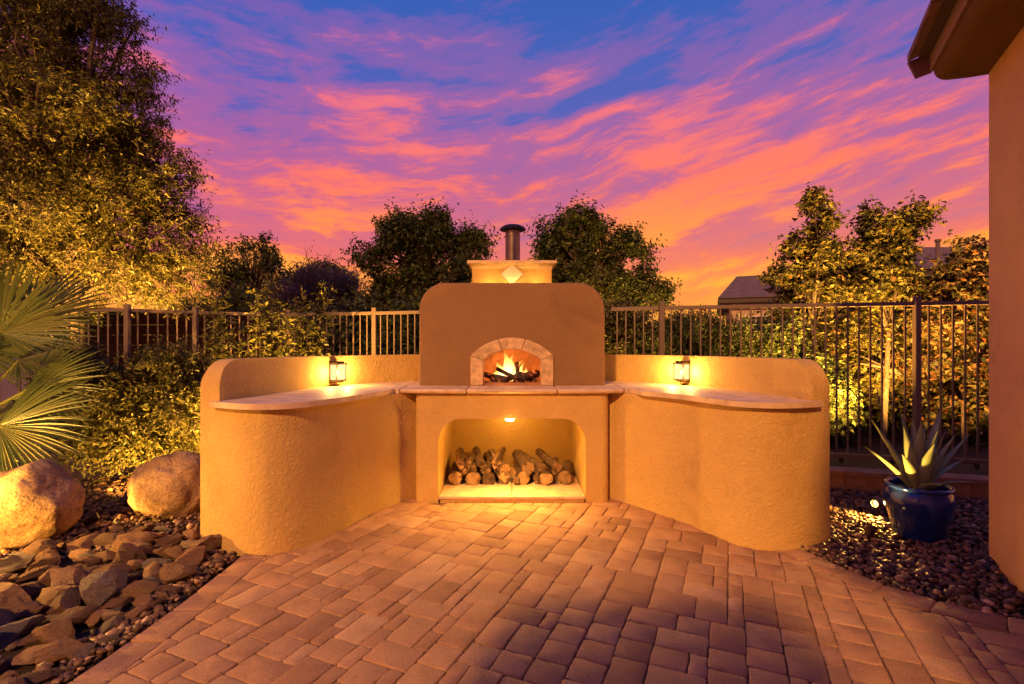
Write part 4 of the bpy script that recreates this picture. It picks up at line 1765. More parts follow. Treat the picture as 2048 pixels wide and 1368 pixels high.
# ------------------------------------------------------------------ blue pot and agave
PX, PY = 2.99, 3.68
pot = thing('plant_pot', 'glossy cobalt blue ceramic pot standing on dark gravel', 'pot', (PX, PY, 0))
prof = [(0.0, 0.0), (0.170, 0.0), (0.178, 0.012), (0.196, 0.06), (0.225, 0.14), (0.252, 0.22), (0.266, 0.285), (0.262, 0.325), (0.246, 0.352),
        (0.240, 0.362), (0.252, 0.370), (0.258, 0.380), (0.254, 0.391), (0.240, 0.395), (0.226, 0.390), (0.222, 0.375), (0.222, 0.33)]
bm = bmesh.new()
prof = [(r_ * 0.80, z_) for r_, z_ in prof]
bm_lathe(bm, prof, 56, (PX, PY, -0.015))
put('pot_body', bm_mesh('pot_body', bm, 60), M_BLUE, pot)
bm = bmesh.new()
bm_lathe(bm, [(0.0, 0.352), (0.08, 0.355), (0.178, 0.345)], 32, (PX, PY, -0.015))
put('potting_soil', bm_mesh('potting_soil', bm, 60), M_SOIL, pot)


def mat_agave():
    m, t, b, out = new_mat('agave_leaf')
    co = objco(t)
    n = t.noise(co, 7, 4, 0.6)
    t.link(t.ramp(n, [(0.3, (0.20, 0.26, 0.15, 1)), (0.55, (0.30, 0.37, 0.20, 1)), (0.75, (0.42, 0.45, 0.24, 1))]), b.inputs['Base Color'])
    b.inputs['Roughness'].default_value = 0.5
    bump(t, b, t.noise(co, 40, 3), 0.15, 0.004)
    return m


M_AGAVE = mat_agave()
agave = thing('agave_plant', 'pale green agave with broad pointed leaves growing in the blue pot', 'agave', (PX, PY, 0.34))


def agave_leaf(az, tilt, L, W, curl):
    """thick trough-shaped blade with a sharp tip"""
    n, m = 12, 7
    vs, fs = [], []
    d = Vector((math.cos(az), math.sin(az), 0))
    sd = Vector((-math.sin(az), math.cos(az), 0))
    p = Vector((PX, PY, 0.335)) + d * 0.035
    ang = tilt
    for k in range(n + 1):
        u = k / n
        w = W * (0.62 + 0.38 * math.sin(min(u / 0.42, 1) * math.pi / 2)) * (1 if u < 0.42 else (1 - ((u - 0.42) / 0.58) ** 1.6))
        w = max(w, 0.0012)
        t = d * math.sin(ang) + Vector((0, 0, math.cos(ang)))
        nr = d * math.cos(ang) * -1 + Vector((0, 0, math.sin(ang)))
        th = 0.011 * (1 - u) + 0.002
        for side in (1, -1):
            for q in range(m):
                f = q / (m - 1) * 2 - 1
                cup = (f * f) * w * 0.42
                vs.append(p + sd * f * w + nr * (cup + (th * (1 - f * f) * 0.0 if side > 0 else -th * (1 - f ** 4) - 0.001)))
        p = p + t * (L / n)
        ang += curl / n
    k2 = 2 * m
    for k in range(n):
        for q in range(m - 1):
            a = k * k2 + q
            fs.append((a, a + 1, a + 1 + k2, a + k2))
            b = k * k2 + m + q
            fs.append((b + 1, b, b + k2, b + 1 + k2))
        fs.append((k * k2, k * k2 + k2, k * k2 + m + k2, k * k2 + m))
        fs.append((k * k2 + m - 1, k * k2 + 2 * m - 1, k * k2 + 2 * m - 1 + k2, k * k2 + m - 1 + k2))
    bm = bmesh.new()
    bv = [bm.verts.new(v) for v in vs]
    for f in fs:
        bm.faces.new([bv[i] for i in f])
    put('leaf', bm_mesh('leaf', bm, 70), M_AGAVE, agave)


# azimuth (0 right, 90 away, -90 toward the viewer)
for (az, ti, L, W, cu) in [(155, 24, .56, .046, .10), (100, 8, .56, .048, .1), (25, 26, .64, .050, -.05), (62, 14, .52, .046, .1), (205, 20, .50, .050, -.1),
                           (-120, 6, .52, .058, .08), (-70, 8, .46, .050, .12), (-20, 20, .46, .046, .15), (-100, 16, .40, .058, .2), (-40, 12, .46, .042, .1),
                           (10, 52, .42, .030, .35), (-15, 60, .38, .024, .75), (175, 42, .46, .038, .2), (120, 26, .50, .042, .1), (-150, 30, .36, .050, .25),
                           (-85, 36, .17, .056, .9), (80, 6, .44, .040, 0), (-5, 36, .52, .036, .05), (45, 34, .54, .038, .1)]:
    agave_leaf(R(az), R(ti), L, W * 0.74, cu)


# ------------------------------------------------------------------ vegetation
def norm(v):
    return v / (np.linalg.norm(v, axis=-1, keepdims=True) + 1e-9)


def leaf_quads(pos, dirs, nrm, L, W, fold=0.25):
    """folded diamond leaves as two quads sharing a midrib would cost more: one kite of four vertices, bent at the tip"""
    side = norm(np.cross(dirs, nrm))
    L = L[:, None]
    W = W[:, None]
    a = pos
    b = pos + dirs * L * 0.45 + side * W * 0.5 + nrm * W * fold
    c = pos + dirs * L - nrm * L * 0.10
    d = pos + dirs * L * 0.45 - side * W * 0.5 + nrm * W * fold
    v = np.stack([a, b, c, d], 1).reshape(-1, 3)
    f = np.arange(len(v)).reshape(-1, 4)
    return v, f


def sprigs(cen, axis, n, rng, sl, L, W, spread=0.8, jitter=0.25, droop=0.15, each=None):
    """n leaves along a short twig at each centre"""
    m = len(cen)
    t = np.tile(np.linspace(0.0, 1.0, n), (m, 1)) + rng.uniform(-.06, .06, (m, n))
    ax = norm(axis)
    slv = (sl * rng.uniform(0.6, 1.25, m) if each is None else each)[:, None, None]
    bend = rng.normal(0, 0.25, (m, 1, 3))
    pos = cen[:, None, :] + ax[:, None, :] * slv * t[:, :, None] + bend * slv * (t ** 2)[:, :, None] * 0.5
    pos = pos + rng.normal(0, sl * 0.05, pos.shape)
    rd = rng.normal(0, 1, (m, n, 3))
    perp = norm(np.cross(np.broadcast_to(ax[:, None, :], rd.shape), rd))
    d = norm(ax[:, None, :] * (1 - spread) + perp * spread + rng.normal(0, jitter, rd.shape) + np.array([0, 0, -droop]))
    up = norm(rng.normal(0, 0.55, rd.shape) + np.array([0, 0, 1.0]))
    nr = norm(np.cross(np.cross(d, up), d))
    k = m * n
    return leaf_quads(pos.reshape(k, 3), d.reshape(k, 3), nr.reshape(k, 3), L * rng.uniform(.65, 1.25, k), W * rng.uniform(.7, 1.2, k))


def lobe_points(lobes, n, rng, shell=0.55, ymin=None):
    """points in a union of ellipsoids, thicker toward the skin, with their outward directions"""
    wts = np.array([(l[1][0] * l[1][2]) ** 0.9 for l in lobes])
    idx = rng.choice(len(lobes), n, p=wts / wts.sum())
    c = np.array([l[0] for l in lobes])[idx]
    r = np.array([l[1] for l in lobes])[idx]
    u = norm(rng.normal(0, 1, (n, 3)))
    rad = rng.uniform(0, 1, n) ** (1 / 3)
    rad = shell * (0.72 + 0.28 * rng.uniform(0, 1, n)) + (1 - shell) * rad
    # lumps: push in and out by direction-dependent noise
    lump = np.array([mnoise.noise(Vector(p)) for p in (c * 0.7 + u * 1.9)])
    lump2 = np.array([mnoise.noise(Vector(p)) for p in (c * 1.9 + u * 4.3)])
    rad = rad * (1 + 0.42 * lump + 0.22 * lump2)
    return c + u * rad[:, None] * r, u


def pixlobes(lst, d, depth=0.8, jd=0.0, rng=None):
    """lobes given as picture ellipses carried to their own distance d"""
    out = []
    for it in lst:
        px, py, rx, ry = it[:4]
        dd = d + (it[4] if len(it) > 4 else 0)
        c = P(px, py, dd)
        out.append((c, (rx * dd / FPX, (rx + ry) / 2 * dd / FPX * depth, ry * dd / FPX)))
    return out


def foliage_plant(name, label, cat, lobes, base, mat, nspr, nleaf, sl, L, W, seed, trunk_r=0.10, limbs=14, shell=0.55, spread=0.75, up=0.35,
                  group=None, crown='crown', trunk='trunk', gaps=0.0, droop=0.15, stems=1, out=0.9, sub=7):
    rng = np.random.default_rng(seed)
    rs_ = random.Random(seed)
    root = thing(name, label, cat, base, group)
    small = []
    for (c, r) in lobes:                      # boughs standing out of the main mass
        for _ in range(sub):
            dr = norm(rng.normal(0, 1, 3) + np.array([0, -0.2, 0.25]))
            k = rng.uniform(0.22, 0.42)
            small.append((tuple(np.array(c) + dr * np.array(r) * rng.uniform(0.80, 1.08)), tuple(np.array(r) * k * rng.uniform(0.7, 1.2, 3))))
    lobes = [(c, tuple(np.array(r) * 0.90)) for c, r in lobes] + small
    p, u = lobe_points(lobes, nspr, rng, shell)
    if gaps > 0:
        g_ = np.array([mnoise.noise(Vector(q * 1.7) + Vector((seed, 0, 0))) for q in p * (0.9 / max(0.3, sl * 3))])
        keep = g_ > (-0.55 + gaps)
        p, u = p[keep], u[keep]
    keep = p[:, 2] > base[2] + 0.04
    p, u = p[keep], u[keep]
    sl_each = sl * rng.uniform(0.5, 1.25, len(p)) * np.where(rng.uniform(0, 1, len(p)) < 0.12, 1.7, 1.0)
    ax = norm(u * out + rng.normal(0, 0.5, p.shape) + np.array([0, 0, up]))
    v, f = sprigs(p, ax, nleaf, rng, sl, L, W, spread=spread, droop=droop, each=sl_each)
    put(crown, npmesh(crown, v, f), mat, root)
    # one thin twig under every spray of leaves
    wv = norm(np.cross(ax, rng.normal(0, 1, ax.shape))) * (0.011 * sl + 0.0010)
    t0 = p - ax * sl_each[:, None] * 0.7 - u * sl * 0.2
    t1 = p + ax * sl_each[:, None] * 0.95
    tv = np.stack([t0 - wv, t0 + wv, t1 + wv * .3, t1 - wv * .3], 1).reshape(-1, 3)
    put('twigs', npmesh('twigs', tv, np.arange(len(tv)).reshape(-1, 4)), M_BARK, root)['kind'] = 'stuff'
    # trunk and limbs
    bm = bmesh.new()
    b = Vector(base)
    cc = np.array([l[0] for l in lobes])
    cen = Vector(cc.mean(0))
    top = Vector((cen.x, cen.y, cen.z))
    for s_ in range(stems):
        bb = b + Vector((rs_.uniform(-.12, .12), rs_.uniform(-.08, .08), 0)) * (stems > 1)
        mid = bb.lerp(top, 0.45) + Vector((rs_.uniform(-.1, .1), rs_.uniform(-.1, .1), 0)) * trunk_r * 6
        tpts = [bb - Vector((0, 0, 0.1)), bb.lerp(mid, 0.4), mid, mid.lerp(top, 0.6), top]
        bm_tube(bm, tpts, [trunk_r * 1.25, trunk_r, trunk_r * 0.85, trunk_r * 0.6, trunk_r * 0.3], 8)
        sel = rng.choice(len(p), min(limbs, len(p)), replace=False)
        for k in sel:
            e = Vector(p[k])
            f0 = rs_.uniform(0.3, 0.9)
            st = mid.lerp(top, f0)
            if e.z < st.z - 0.3:
                st = mid
            m_ = st.lerp(e, 0.5) + Vector((0, 0, (e - st).length * 0.10)) + Vector((rs_.uniform(-1, 1), rs_.uniform(-1, 1), 0)) * (e - st).length * 0.08
            r0 = trunk_r * 0.42
            bm_tube(bm, [st, st.lerp(m_, .5), m_, m_.lerp(e, .55), e], [r0, r0 * .8, r0 * .58, r0 * .36, r0 * .14], 5, cap=False)
    put(trunk, bm_mesh(trunk, bm, 60), M_BARK, root)
    return root


# big tree at the left
big = pixlobes([(60, 90, 150, 150), (190, 110, 105, 120), (-130, 200, 200, 260), (110, 300, 190, 140), (245, 215, 78, 95), (215, 400, 130, 115),
                (305, 465, 105, 75), (60, 480, 190, 120), (-160, 470, 210, 160), (100, -90, 150, 130), (345, 560, 75, 50), (180, 560, 150, 60),
                (-20, 590, 130, 60), (285, 330, 60, 70)], 8.6, 0.85)
foliage_plant('feathery_tree', 'large feathery tree lit golden from below behind the fence corner', 'tree', big, (-7.6, 8.7, -0.05), L_TREE,
              14500, 13, 0.28, 0.080, 0.027, 11, trunk_r=0.17, limbs=90, shell=0.42, up=0.10, gaps=0.20, spread=0.7, droop=0.25)

# two round trees behind the chimney
foliage_plant('round_tree', 'round dark green tree behind the oven, on the fence corner side of the flue', 'tree',
              pixlobes([(845, 480, 74, 46), (785, 530, 58, 50), (895, 530, 72, 58), (752, 588, 34, 32), (946, 500, 28, 38), (850, 590, 95, 46), (800, 472, 36, 28), (890, 462, 36, 26)], 13.0),
              P(855, 800, 13.0)[:2] + (-0.05,), L_DARK, 5200, 9, 0.32, 0.115, 0.055, 12, trunk_r=0.15, limbs=80, shell=0.62, gaps=0.46)
foliage_plant('round_tree', 'round dark green tree behind the oven, on the house roof side of the flue', 'tree',
              pixlobes([(1158, 468, 56, 36), (1118, 528, 40, 54), (1205, 515, 70, 54), (1262, 562, 48, 40), (1180, 575, 84, 48), (1300, 592, 40, 24), (1098, 486, 22, 34), (1242, 500, 34, 30)], 13.4),
              P(1190, 800, 13.4)[:2] + (-0.05,), L_DARK, 5000, 9, 0.32, 0.115, 0.055, 13, trunk_r=0.15, limbs=80, shell=0.62, gaps=0.46)
foliage_plant('open_tree', 'open crowned tree far behind the fence with pink sky showing through its limbs', 'tree',
              pixlobes([(500, 520, 62, 36), (455, 545, 40, 42), (560, 545, 38, 40), (510, 560, 80, 34)], 21.0),
              P(510, 790, 21.0)[:2] + (-0.05,), L_DARK, 1500, 8, 0.42, 0.16, 0.075, 14, trunk_r=0.16, limbs=90, shell=0.7, gaps=0.48)
foliage_plant('far_tree', 'small dark tree top showing above the grey shrub', 'tree',
              pixlobes([(640, 560, 42, 26), (675, 575, 30, 24), (610, 575, 25, 20)], 24.0),
              P(645, 780, 24.0)[:2] + (-0.05,), L_DARK, 900, 8, 0.4, 0.16, 0.09, 15, trunk_r=0.14, limbs=12, shell=0.5)
foliage_plant('grey_shrub', 'rounded grey leaved shrub behind the fence beside the round tree', 'shrub',
              pixlobes([(640, 600, 62, 46), (600, 615, 38, 40), (690, 620, 38, 38), (650, 640, 75, 40)], 15.0),
              P(650, 785, 15.0)[:2] + (-0.05,), L_GREY, 2600, 9, 0.42, 0.13, 0.026, 16, trunk_r=0.06, limbs=16, shell=0.5, up=0.7, spread=0.3, droop=0.0)
for k, (px, py, rx, ry, d, lb) in enumerate([(420, 622, 65, 42, 17.0, 'dim olive shrub mass behind the dark block wall'),
                                             (520, 618, 60, 36, 17.5, 'dim olive shrub below the open crowned tree'),
                                             (740, 668, 75, 40, 8.6, 'low dark hedge shrub behind the fence beside the chimney breast'),
                                             (650, 672, 60, 38, 8.8, 'low dark hedge shrub behind the fence below the grey shrub'),
                                             (820, 668, 50, 38, 8.4, 'low dark hedge shrub touching the edge of the chimney breast')]):
    foliage_plant('dark_shrub', lb, 'shrub', pixlobes([(px, py, rx, ry), (px - rx * .4, py + 30, rx * .7, ry), (px + rx * .4, py + 40, rx * .7, ry)], d),
                  P(px, 760, d)[:2] + (-0.05,), L_DARK, 1300, 8, 0.28, 0.10, 0.05, 30 + k, trunk_r=0.04, limbs=10, shell=0.45, crown='foliage', trunk='stem')

# bush at the left in front of the fence
foliage_plant('mounded_bush', 'mounded green bush lit from below between the palm and the curved wing', 'bush',
              pixlobes([(270, 790, 95, 80), (190, 820, 70, 80), (350, 770, 75, 70), (330, 850, 80, 70), (240, 880, 90, 55), (400, 820, 50, 80), (150, 760, 50, 50)], 5.1),
              P(285, 962, 5.1)[:2] + (-0.04,), L_SHRUB, 5200, 9, 0.13, 0.050, 0.020, 17, trunk_r=0.025, limbs=40, shell=0.5, up=0.5, crown='foliage', trunk='stem', gaps=0.10)

# green bush behind the right fence
foliage_plant('dome_bush', 'low green dome bush behind the fence above the back wall lantern', 'bush',
              pixlobes([(1385, 700, 118, 52), (1310, 715, 60, 45), (1460, 715, 60, 45), (1385, 740, 130, 45)], 6.6),
              P(1385, 885, 6.6)[:2] + (0.05,), L_DARK, 4200, 9, 0.15, 0.060, 0.016, 18, trunk_r=0.03, limbs=14, shell=0.6, up=0.8, spread=0.35, crown='foliage', trunk='stem', droop=0)
foliage_plant('lit_shrub', 'yellow lit leafy shrub behind the fence next to the chimney breast', 'shrub',
              pixlobes([(1245, 650, 48, 40), (1240, 700, 55, 50), (1285, 690, 35, 35), (1215, 660, 35, 40)], 6.7),
              P(1250, 890, 6.7)[:2] + (0.05,), L_SHRUB, 1500, 8, 0.16, 0.062, 0.028, 19, trunk_r=0.03, limbs=14, shell=0.5, crown='foliage', trunk='stem')

# tall hedge plants behind the right fence
foliage_plant('tall_hedge_tree', 'tall narrow leafy hedge tree with the highest pointed top beside the far roof', 'tree',
              pixlobes([(1632, 422, 20, 38), (1650, 472, 26, 40), (1592, 500, 26, 20), (1628, 535, 42, 40), (1572, 556, 34, 18), (1632, 595, 66, 38), (1600, 660, 80, 55), (1620, 760, 85, 85)], 7.3),
              P(1630, 880, 6.3)[:2] + (0.1,), L_HEDGE, 2300, 8, 0.16, 0.078, 0.044, 20, trunk_r=0.035, limbs=60, shell=0.45, up=0.6, gaps=0.12)
foliage_plant('tall_hedge_tree', 'leafy hedge tree with a forked top lit gold from the ground behind the fence post', 'tree',
              pixlobes([(1752, 462, 24, 44), (1828, 438, 24, 20), (1800, 470, 30, 26), (1730, 525, 32, 30), (1785, 515, 34, 34), (1768, 590, 72, 46), (1830, 605, 44, 44), (1740, 690, 90, 60), (1760, 790, 85, 75)], 7.1),
              P(1765, 885, 6.1)[:2] + (0.1,), L_HEDGE, 3100, 8, 0.16, 0.078, 0.044, 21, trunk_r=0.035, limbs=70, shell=0.42, up=0.6, gaps=0.10)
foliage_plant('hedge_bush', 'bronze tinted hedge bush behind the fence by the house corner', 'bush',
              pixlobes([(1930, 560, 55, 55), (1900, 640, 70, 70), (1960, 650, 60, 90), (1900, 740, 80, 90), (1960, 780, 70, 100), (1890, 850, 80, 70), (2010, 600, 70, 110)], 6.5),
              P(1930, 890, 5.9)[:2] + (0.1,), L_RED, 3600, 9, 0.17, 0.078, 0.046, 22, trunk_r=0.03, limbs=40, shell=0.45, up=0.6, crown='foliage', trunk='stem', gaps=0.08)
foliage_plant('hedge_bush', 'dark hedge bush behind the fence against the end of the curved wing', 'bush',
              pixlobes([(1575, 760, 60, 75), (1640, 820, 48, 70), (1545, 700, 46, 50), (1660, 875, 55, 40), (1610, 860, 60, 55)], 6.5),
              P(1640, 900, 5.75)[:2] + (0.1,), L_DARK, 2400, 9, 0.15, 0.070, 0.036, 23, trunk_r=0.03, limbs=30, shell=0.5, up=0.6, crown='foliage', trunk='stem', gaps=0.10)


# young upright shrub between left wing and fence
def stem_plant(name, label, stems, d, seed, mat, L, W, base_y=0.0):
    rng = np.random.default_rng(seed)
    rs_ = random.Random(seed)
    px0 = sum(s[0] for s in stems) / len(stems)
    b0 = P(px0, 0, d)
    root = thing(name, label, 'shrub', (b0[0], d, 0))
    bm = bmesh.new()
    V, Fc = [], []
    nb = 0
    for (px, ptop, lean, nl, zlow) in stems:
        tx, ty, tz = P(px, ptop, d + rs_.uniform(-.25, .25))
        bx = b0[0] + (tx - b0[0]) * 0.55
        pts = []
        for k in range(7):
            u = k / 6
            pts.append(Vector((bx + (tx - bx) * u ** 1.3 + rs_.uniform(-.015, .015), ty + rs_.uniform(-.015, .015), tz * u)))
        bm_tube(bm, pts, [0.010 * (1 - 0.75 * k / 6) for k in range(7)], 5)
        pa = np.array([tuple(p) for p in pts])
        tt = np.linspace(zlow, 1.0, nl)
        pos = np.stack([np.interp(tt, np.linspace(0, 1, 7), pa[:, k]) for k in range(3)], 1)
        # short side twigs with leaves in whorls
        az = np.arange(nl) * 2.4 + rs_.uniform(0, 6)
        ln = 0.11 * (1.15 - tt) + 0.02
        dirs = np.stack([np.cos(az), np.sin(az), np.full(nl, 0.75)], 1)
        v, f = sprigs(pos, dirs, 10, rng, 0.12, L * 1.2, W * 1.2, spread=0.6, droop=0.05)
        V.append(v)
        Fc.append(f + nb)
        nb += len(v)
    put('stem', bm_mesh('stem', bm, 60), M_BARK, root)
    put('foliage', npmesh('foliage', np.concatenate(V), np.concatenate(Fc)), mat, root)
    return root


stem_plant('young_shrub', 'young upright leafy shrub with bare tipped stems lit gold in front of the fence corner',
           [(430, 562, 0, 34, .25), (445, 640, 0, 26, .2), (470, 665, 0, 22, .2), (420, 670, 0, 24, .2), (500, 660, 0, 22, .2)], 5.7, 51, L_SHRUB, 0.075, 0.024)
stem_plant('young_shrub', 'young upright leafy shrub with the tallest stems by the low curved wall and fence',
           [(540, 570, 0, 38, .2), (515, 590, 0, 30, .2), (560, 610, 0, 30, .2), (575, 650, 0, 26, .2), (535, 640, 0, 28, .2), (555, 660, 0, 26, .2)], 5.95, 52, L_SHRUB, 0.078, 0.026)
stem_plant('young_shrub', 'young upright leafy shrub with a leaning side stem nearest the lit lantern',
           [(650, 575, 0, 34, .2), (605, 600, 0, 26, .2), (630, 620, 0, 28, .2), (615, 655, 0, 26, .2), (640, 665, 0, 26, .2), (600, 660, 0, 24, .2)], 6.1, 53, L_SHRUB, 0.078, 0.026)


# ------------------------------------------------------------------ fan palm at the left edge
palm = thing('fan_palm', 'fan palm with stiff green fronds and one golden lit lower frond above the boulder', 'palm', (-4.75, 4.25, 0))
bm = bmesh.new()
bm_lathe(bm, [(0.16, -0.06), (0.17, 0.1), (0.14, 0.3), (0.13, 0.5), (0.06, 0.62), (0.0, 0.64)], 14, (-4.75, 4.25, 0))
put('trunk', bm_mesh('trunk', bm, 60), M_BARK, palm)


def palm_frond(hub, cdir, nrm, rad, spread, nseg, seed, droop=0.25):
    rs_ = random.Random(seed)
    hub = Vector(hub)
    c = Vector(cdir).normalized()
    nv = Vector(nrm)
    nv = (nv - c * nv.dot(c)).normalized()
    sd = nv.cross(c)
    vs, fs = [], []
    for k in range(nseg):
        a = R(spread) * ((k + 0.5) / nseg - 0.5)
        d = c * math.cos(a) + sd * math.sin(a)
        e = nv.cross(d)
        L = rad * (0.80 + 0.20 * math.cos(a)) * rs_.uniform(0.90, 1.05)
        half = math.tan(R(spread) / nseg / 2)
        ns = 6
        b = len(vs)
        dr = droop * rs_.uniform(0.5, 1.6)
        tw = rs_.uniform(-.03, .03)
        for j in range(ns + 1):
            u = j / ns
            w = min(u * L * half * 0.99, 0.55 * L * half) if u < 0.55 else 0.55 * L * half * (1 - ((u - .55) / .45) ** 1.3)
            w = max(w, 0.0008)
            cen = hub + d * (L * (0.03 + 0.97 * u)) - Vector((0, 0, 1)) * dr * L * max(u - 0.35, 0) ** 2 + e * tw * u * L - nv * 0.10 * L * (u * u) * abs(math.sin(a)) * 0.6
            fold = 0.5 * w
            vs += [cen - e * w + nv * fold, cen - nv * fold * 0.6, cen + e * w + nv * fold]
        for j in range(ns):
            q = b + j * 3
            fs += [(q, q + 1, q + 4, q + 3), (q + 1, q + 2, q + 5, q + 4)]
    # petiole back to the crown
    o = put('frond', pymesh('frond', vs, fs), L_PALM, palm)
    bm = bmesh.new()
    base = Vector((-4.75, 4.25, 0.56))
    mid = base.lerp(hub, 0.5) + Vector((0, 0, 0.06))
    bm_tube(bm, [base, mid, hub, hub + c * 0.06], [0.018, 0.013, 0.010, 0.004], 6)
    put('petiole', bm_mesh('petiole', bm, 60), L_PALM, palm)


def F_(px, py, d):
    return P(px, py, d)


palm_frond(F_(0, 665, 4.10), (0.75, -0.1, 0.75), (0.25, -0.9, -0.1), 0.74, 210, 46, 1, 0.10)
palm_frond(F_(56, 778, 3.95), (1.0, 0.0, 0.02), (0.05, -0.93, 0.35), 0.62, 165, 40, 2, 0.12)
palm_frond(F_(-4, 852, 3.80), (0.95, -0.05, -0.18), (0.05, -0.92, 0.35), 0.72, 165, 40, 3, 0.14)
palm_frond(F_(36, 722, 4.15), (0.95, 0.1, 0.30), (-0.2, -0.55, 0.80), 0.50, 150, 34, 4, 0.15)
palm_frond(F_(-120, 600, 4.4), (0.1, 0.1, 1), (0.1, -1, 0), 0.75, 200, 40, 5, 0.1)
palm_frond(F_(-90, 760, 3.8), (-0.5, -0.5, 0.5), (0.3, -0.7, 0.6), 0.7, 200, 36, 6, 0.2)
palm_frond(F_(-110, 900, 3.8), (-0.2, -0.6, -0.3), (0.1, -0.7, 0.6), 0.65, 190, 36, 7, 0.3)
palm_frond(F_(60, 640, 4.6), (0.55, 0.5, 0.6), (0.1, -0.7, 0.4), 0.70, 190, 40, 8, 0.12)

palm_frond(F_(20, 800, 4.2), (0.8, -0.1, -0.45), (0.1, -0.85, 0.45), 0.62, 170, 40, 9, 0.2)
palm_frond(F_(-60, 690, 4.4), (0.6, 0.1, 0.75), (0.1, -0.95, 0.1), 0.85, 190, 44, 10, 0.1)
palm_frond(F_(-30, 905, 3.75), (0.75, -0.2, -0.5), (0.1, -0.8, 0.5), 0.55, 170, 36, 11, 0.2)

# ------------------------------------------------------------------ far things
# dark block wall behind the left fence
wl_root = thing('block_wall', 'dark red brown block wall behind the fence below the dim shrubs', 'wall', (-8.0, 10.2, 0))
bmh = box_mesh('block', 0.396, 0.15, 0.192, 0.006)
for r_ in range(10):
    for k in range(15):
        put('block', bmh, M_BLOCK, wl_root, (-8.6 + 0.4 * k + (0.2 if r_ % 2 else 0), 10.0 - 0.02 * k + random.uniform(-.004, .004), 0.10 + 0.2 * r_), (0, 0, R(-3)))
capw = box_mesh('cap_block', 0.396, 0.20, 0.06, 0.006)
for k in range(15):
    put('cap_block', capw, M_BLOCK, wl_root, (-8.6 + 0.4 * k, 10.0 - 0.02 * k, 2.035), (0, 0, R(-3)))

# pale low wall behind the dome bush
pw = thing('block_wall', 'pale low block wall behind the dome bush in front of the far house', 'wall', (2.6, 11.0, 0))
for r_ in range(9):
    for k in range(13):
        put('block', bmh, M_PALEBLOCK, pw, (2.3 + 0.4 * k + (0.2 if r_ % 2 else 0), 11.0, 0.10 + 0.2 * r_))


def hip_house(name, label, x0, x1, y0, y1, ze, zr, oh, inset_l, inset_r, winds, rows=9):
    """house with a hipped tile roof: courses of tiles are real steps"""
    root = thing(name, label, 'house', ((x0 + x1) / 2, (y0 + y1) / 2, 0))
    put('wall', prism('wall', [(x0, y0), (x1, y0), (x1, y1), (x0, y1)], -0.06, ze - 0.12), M_FARWALL, root)
    bm = bmesh.new()
    bm_box(bm, x0 - oh, x1 + oh, y0 - oh, y1 + oh, ze - 0.22, ze - 0.02)
    put('fascia', bm_mesh('fascia', bm), M_TRIM, root)
    bm = bmesh.new()
    ym = (y0 + y1) / 2
    X0, X1, Y0, Y1 = x0 - oh - .05, x1 + oh + .05, y0 - oh - .05, y1 + oh + .05
    for k in range(rows):
        f0, f1 = k / rows, (k + 1) / rows
        def ring(f, z):
            return [(X0 + inset_l * f, Y0 + (ym - Y0) * f, z), (X1 - inset_r * f, Y0 + (ym - Y0) * f, z), (X1 - inset_r * f, Y1 - (Y1 - ym) * f, z), (X0 + inset_l * f, Y1 - (Y1 - ym) * f, z)]
        za = ze + (zr - ze) * f0
        zb_ = ze + (zr - ze) * f1
        A = [bm.verts.new(v) for v in ring(f0, za + 0.0)]
        Bq = [bm.verts.new(v) for v in ring(f0, za + 0.045)]
        Cq = [bm.verts.new(v) for v in ring(f1, zb_ + 0.02)]
        for q in range(4):
            bm.faces.new((A[q], A[(q + 1) % 4], Bq[(q + 1) % 4], Bq[q]))
            bm.faces.new((Bq[q], Bq[(q + 1) % 4], Cq[(q + 1) % 4], Cq[q]))
    put('roof', bm_mesh('roof', bm), M_FARROOF, root)
    for (wx, wz, ww, wh) in winds:
        bm = bmesh.new()
        for (a, b, c, d) in ((wx - .06, wx, wz - .06, wz + wh + .06), (wx + ww, wx + ww + .06, wz - .06, wz + wh + .06), (wx, wx + ww, wz - .06, wz), (wx, wx + ww, wz + wh, wz + wh + .06), (wx + ww / 2 - .025, wx + ww / 2 + .025, wz, wz + wh)):
            bm_box(bm, a, b, y0 - 0.05, y0 + 0.01, c, d)
        w = put('window', bm_mesh('window', bm), M_WHITE, root)
        for (pa, pb) in ((wx, wx + ww / 2 - .025), (wx + ww / 2 + .025, wx + ww)):
            bm = bmesh.new()
            bm_box(bm, pa, pb, y0 - 0.02, y0 - 0.01, wz, wz + wh)
            put('pane', bm_mesh('pane', bm), M_PANE, w)
    return root


hA = hip_house('far_house', 'single storey house with brown tile roof beyond the fence beside the tall hedge', 11.9, 17.2, 22.0, 32.0, 3.55, 5.2, 0.5, 1.0, 1.0,
               [(12.3, 1.2, 1.3, 1.5)])
bm = bmesh.new()
bm_lathe(bm, [(0.06, 4.6), (0.06, 5.4), (0.09, 5.41), (0.0, 5.45)], 10, (13.9, 26.6, 0))
put('roof_vent', bm_mesh('roof_vent', bm), M_FARROOF, hA)
hA.location = (hA.location.x, hA.location.y, 0)
hA.rotation_euler = (0, 0, R(-22))
hB = hip_house('far_house', 'house with reddish tile roof showing above the hedge by the house corner', 12.4, 26.0, 17.6, 27.0, 4.0, 5.75, 0.5, 4.2, 4.0, [(14.0, 1.0, 1.2, 1.4)], 8)
bm = bmesh.new()
bm_lathe(bm, [(0.07, 4.0), (0.07, 5.15), (0.10, 5.16), (0.10, 5.24), (0.0, 5.26)], 10, (15.5, 18.2, 0))
put('roof_vent', bm_mesh('roof_vent', bm), M_FARROOF, hB)

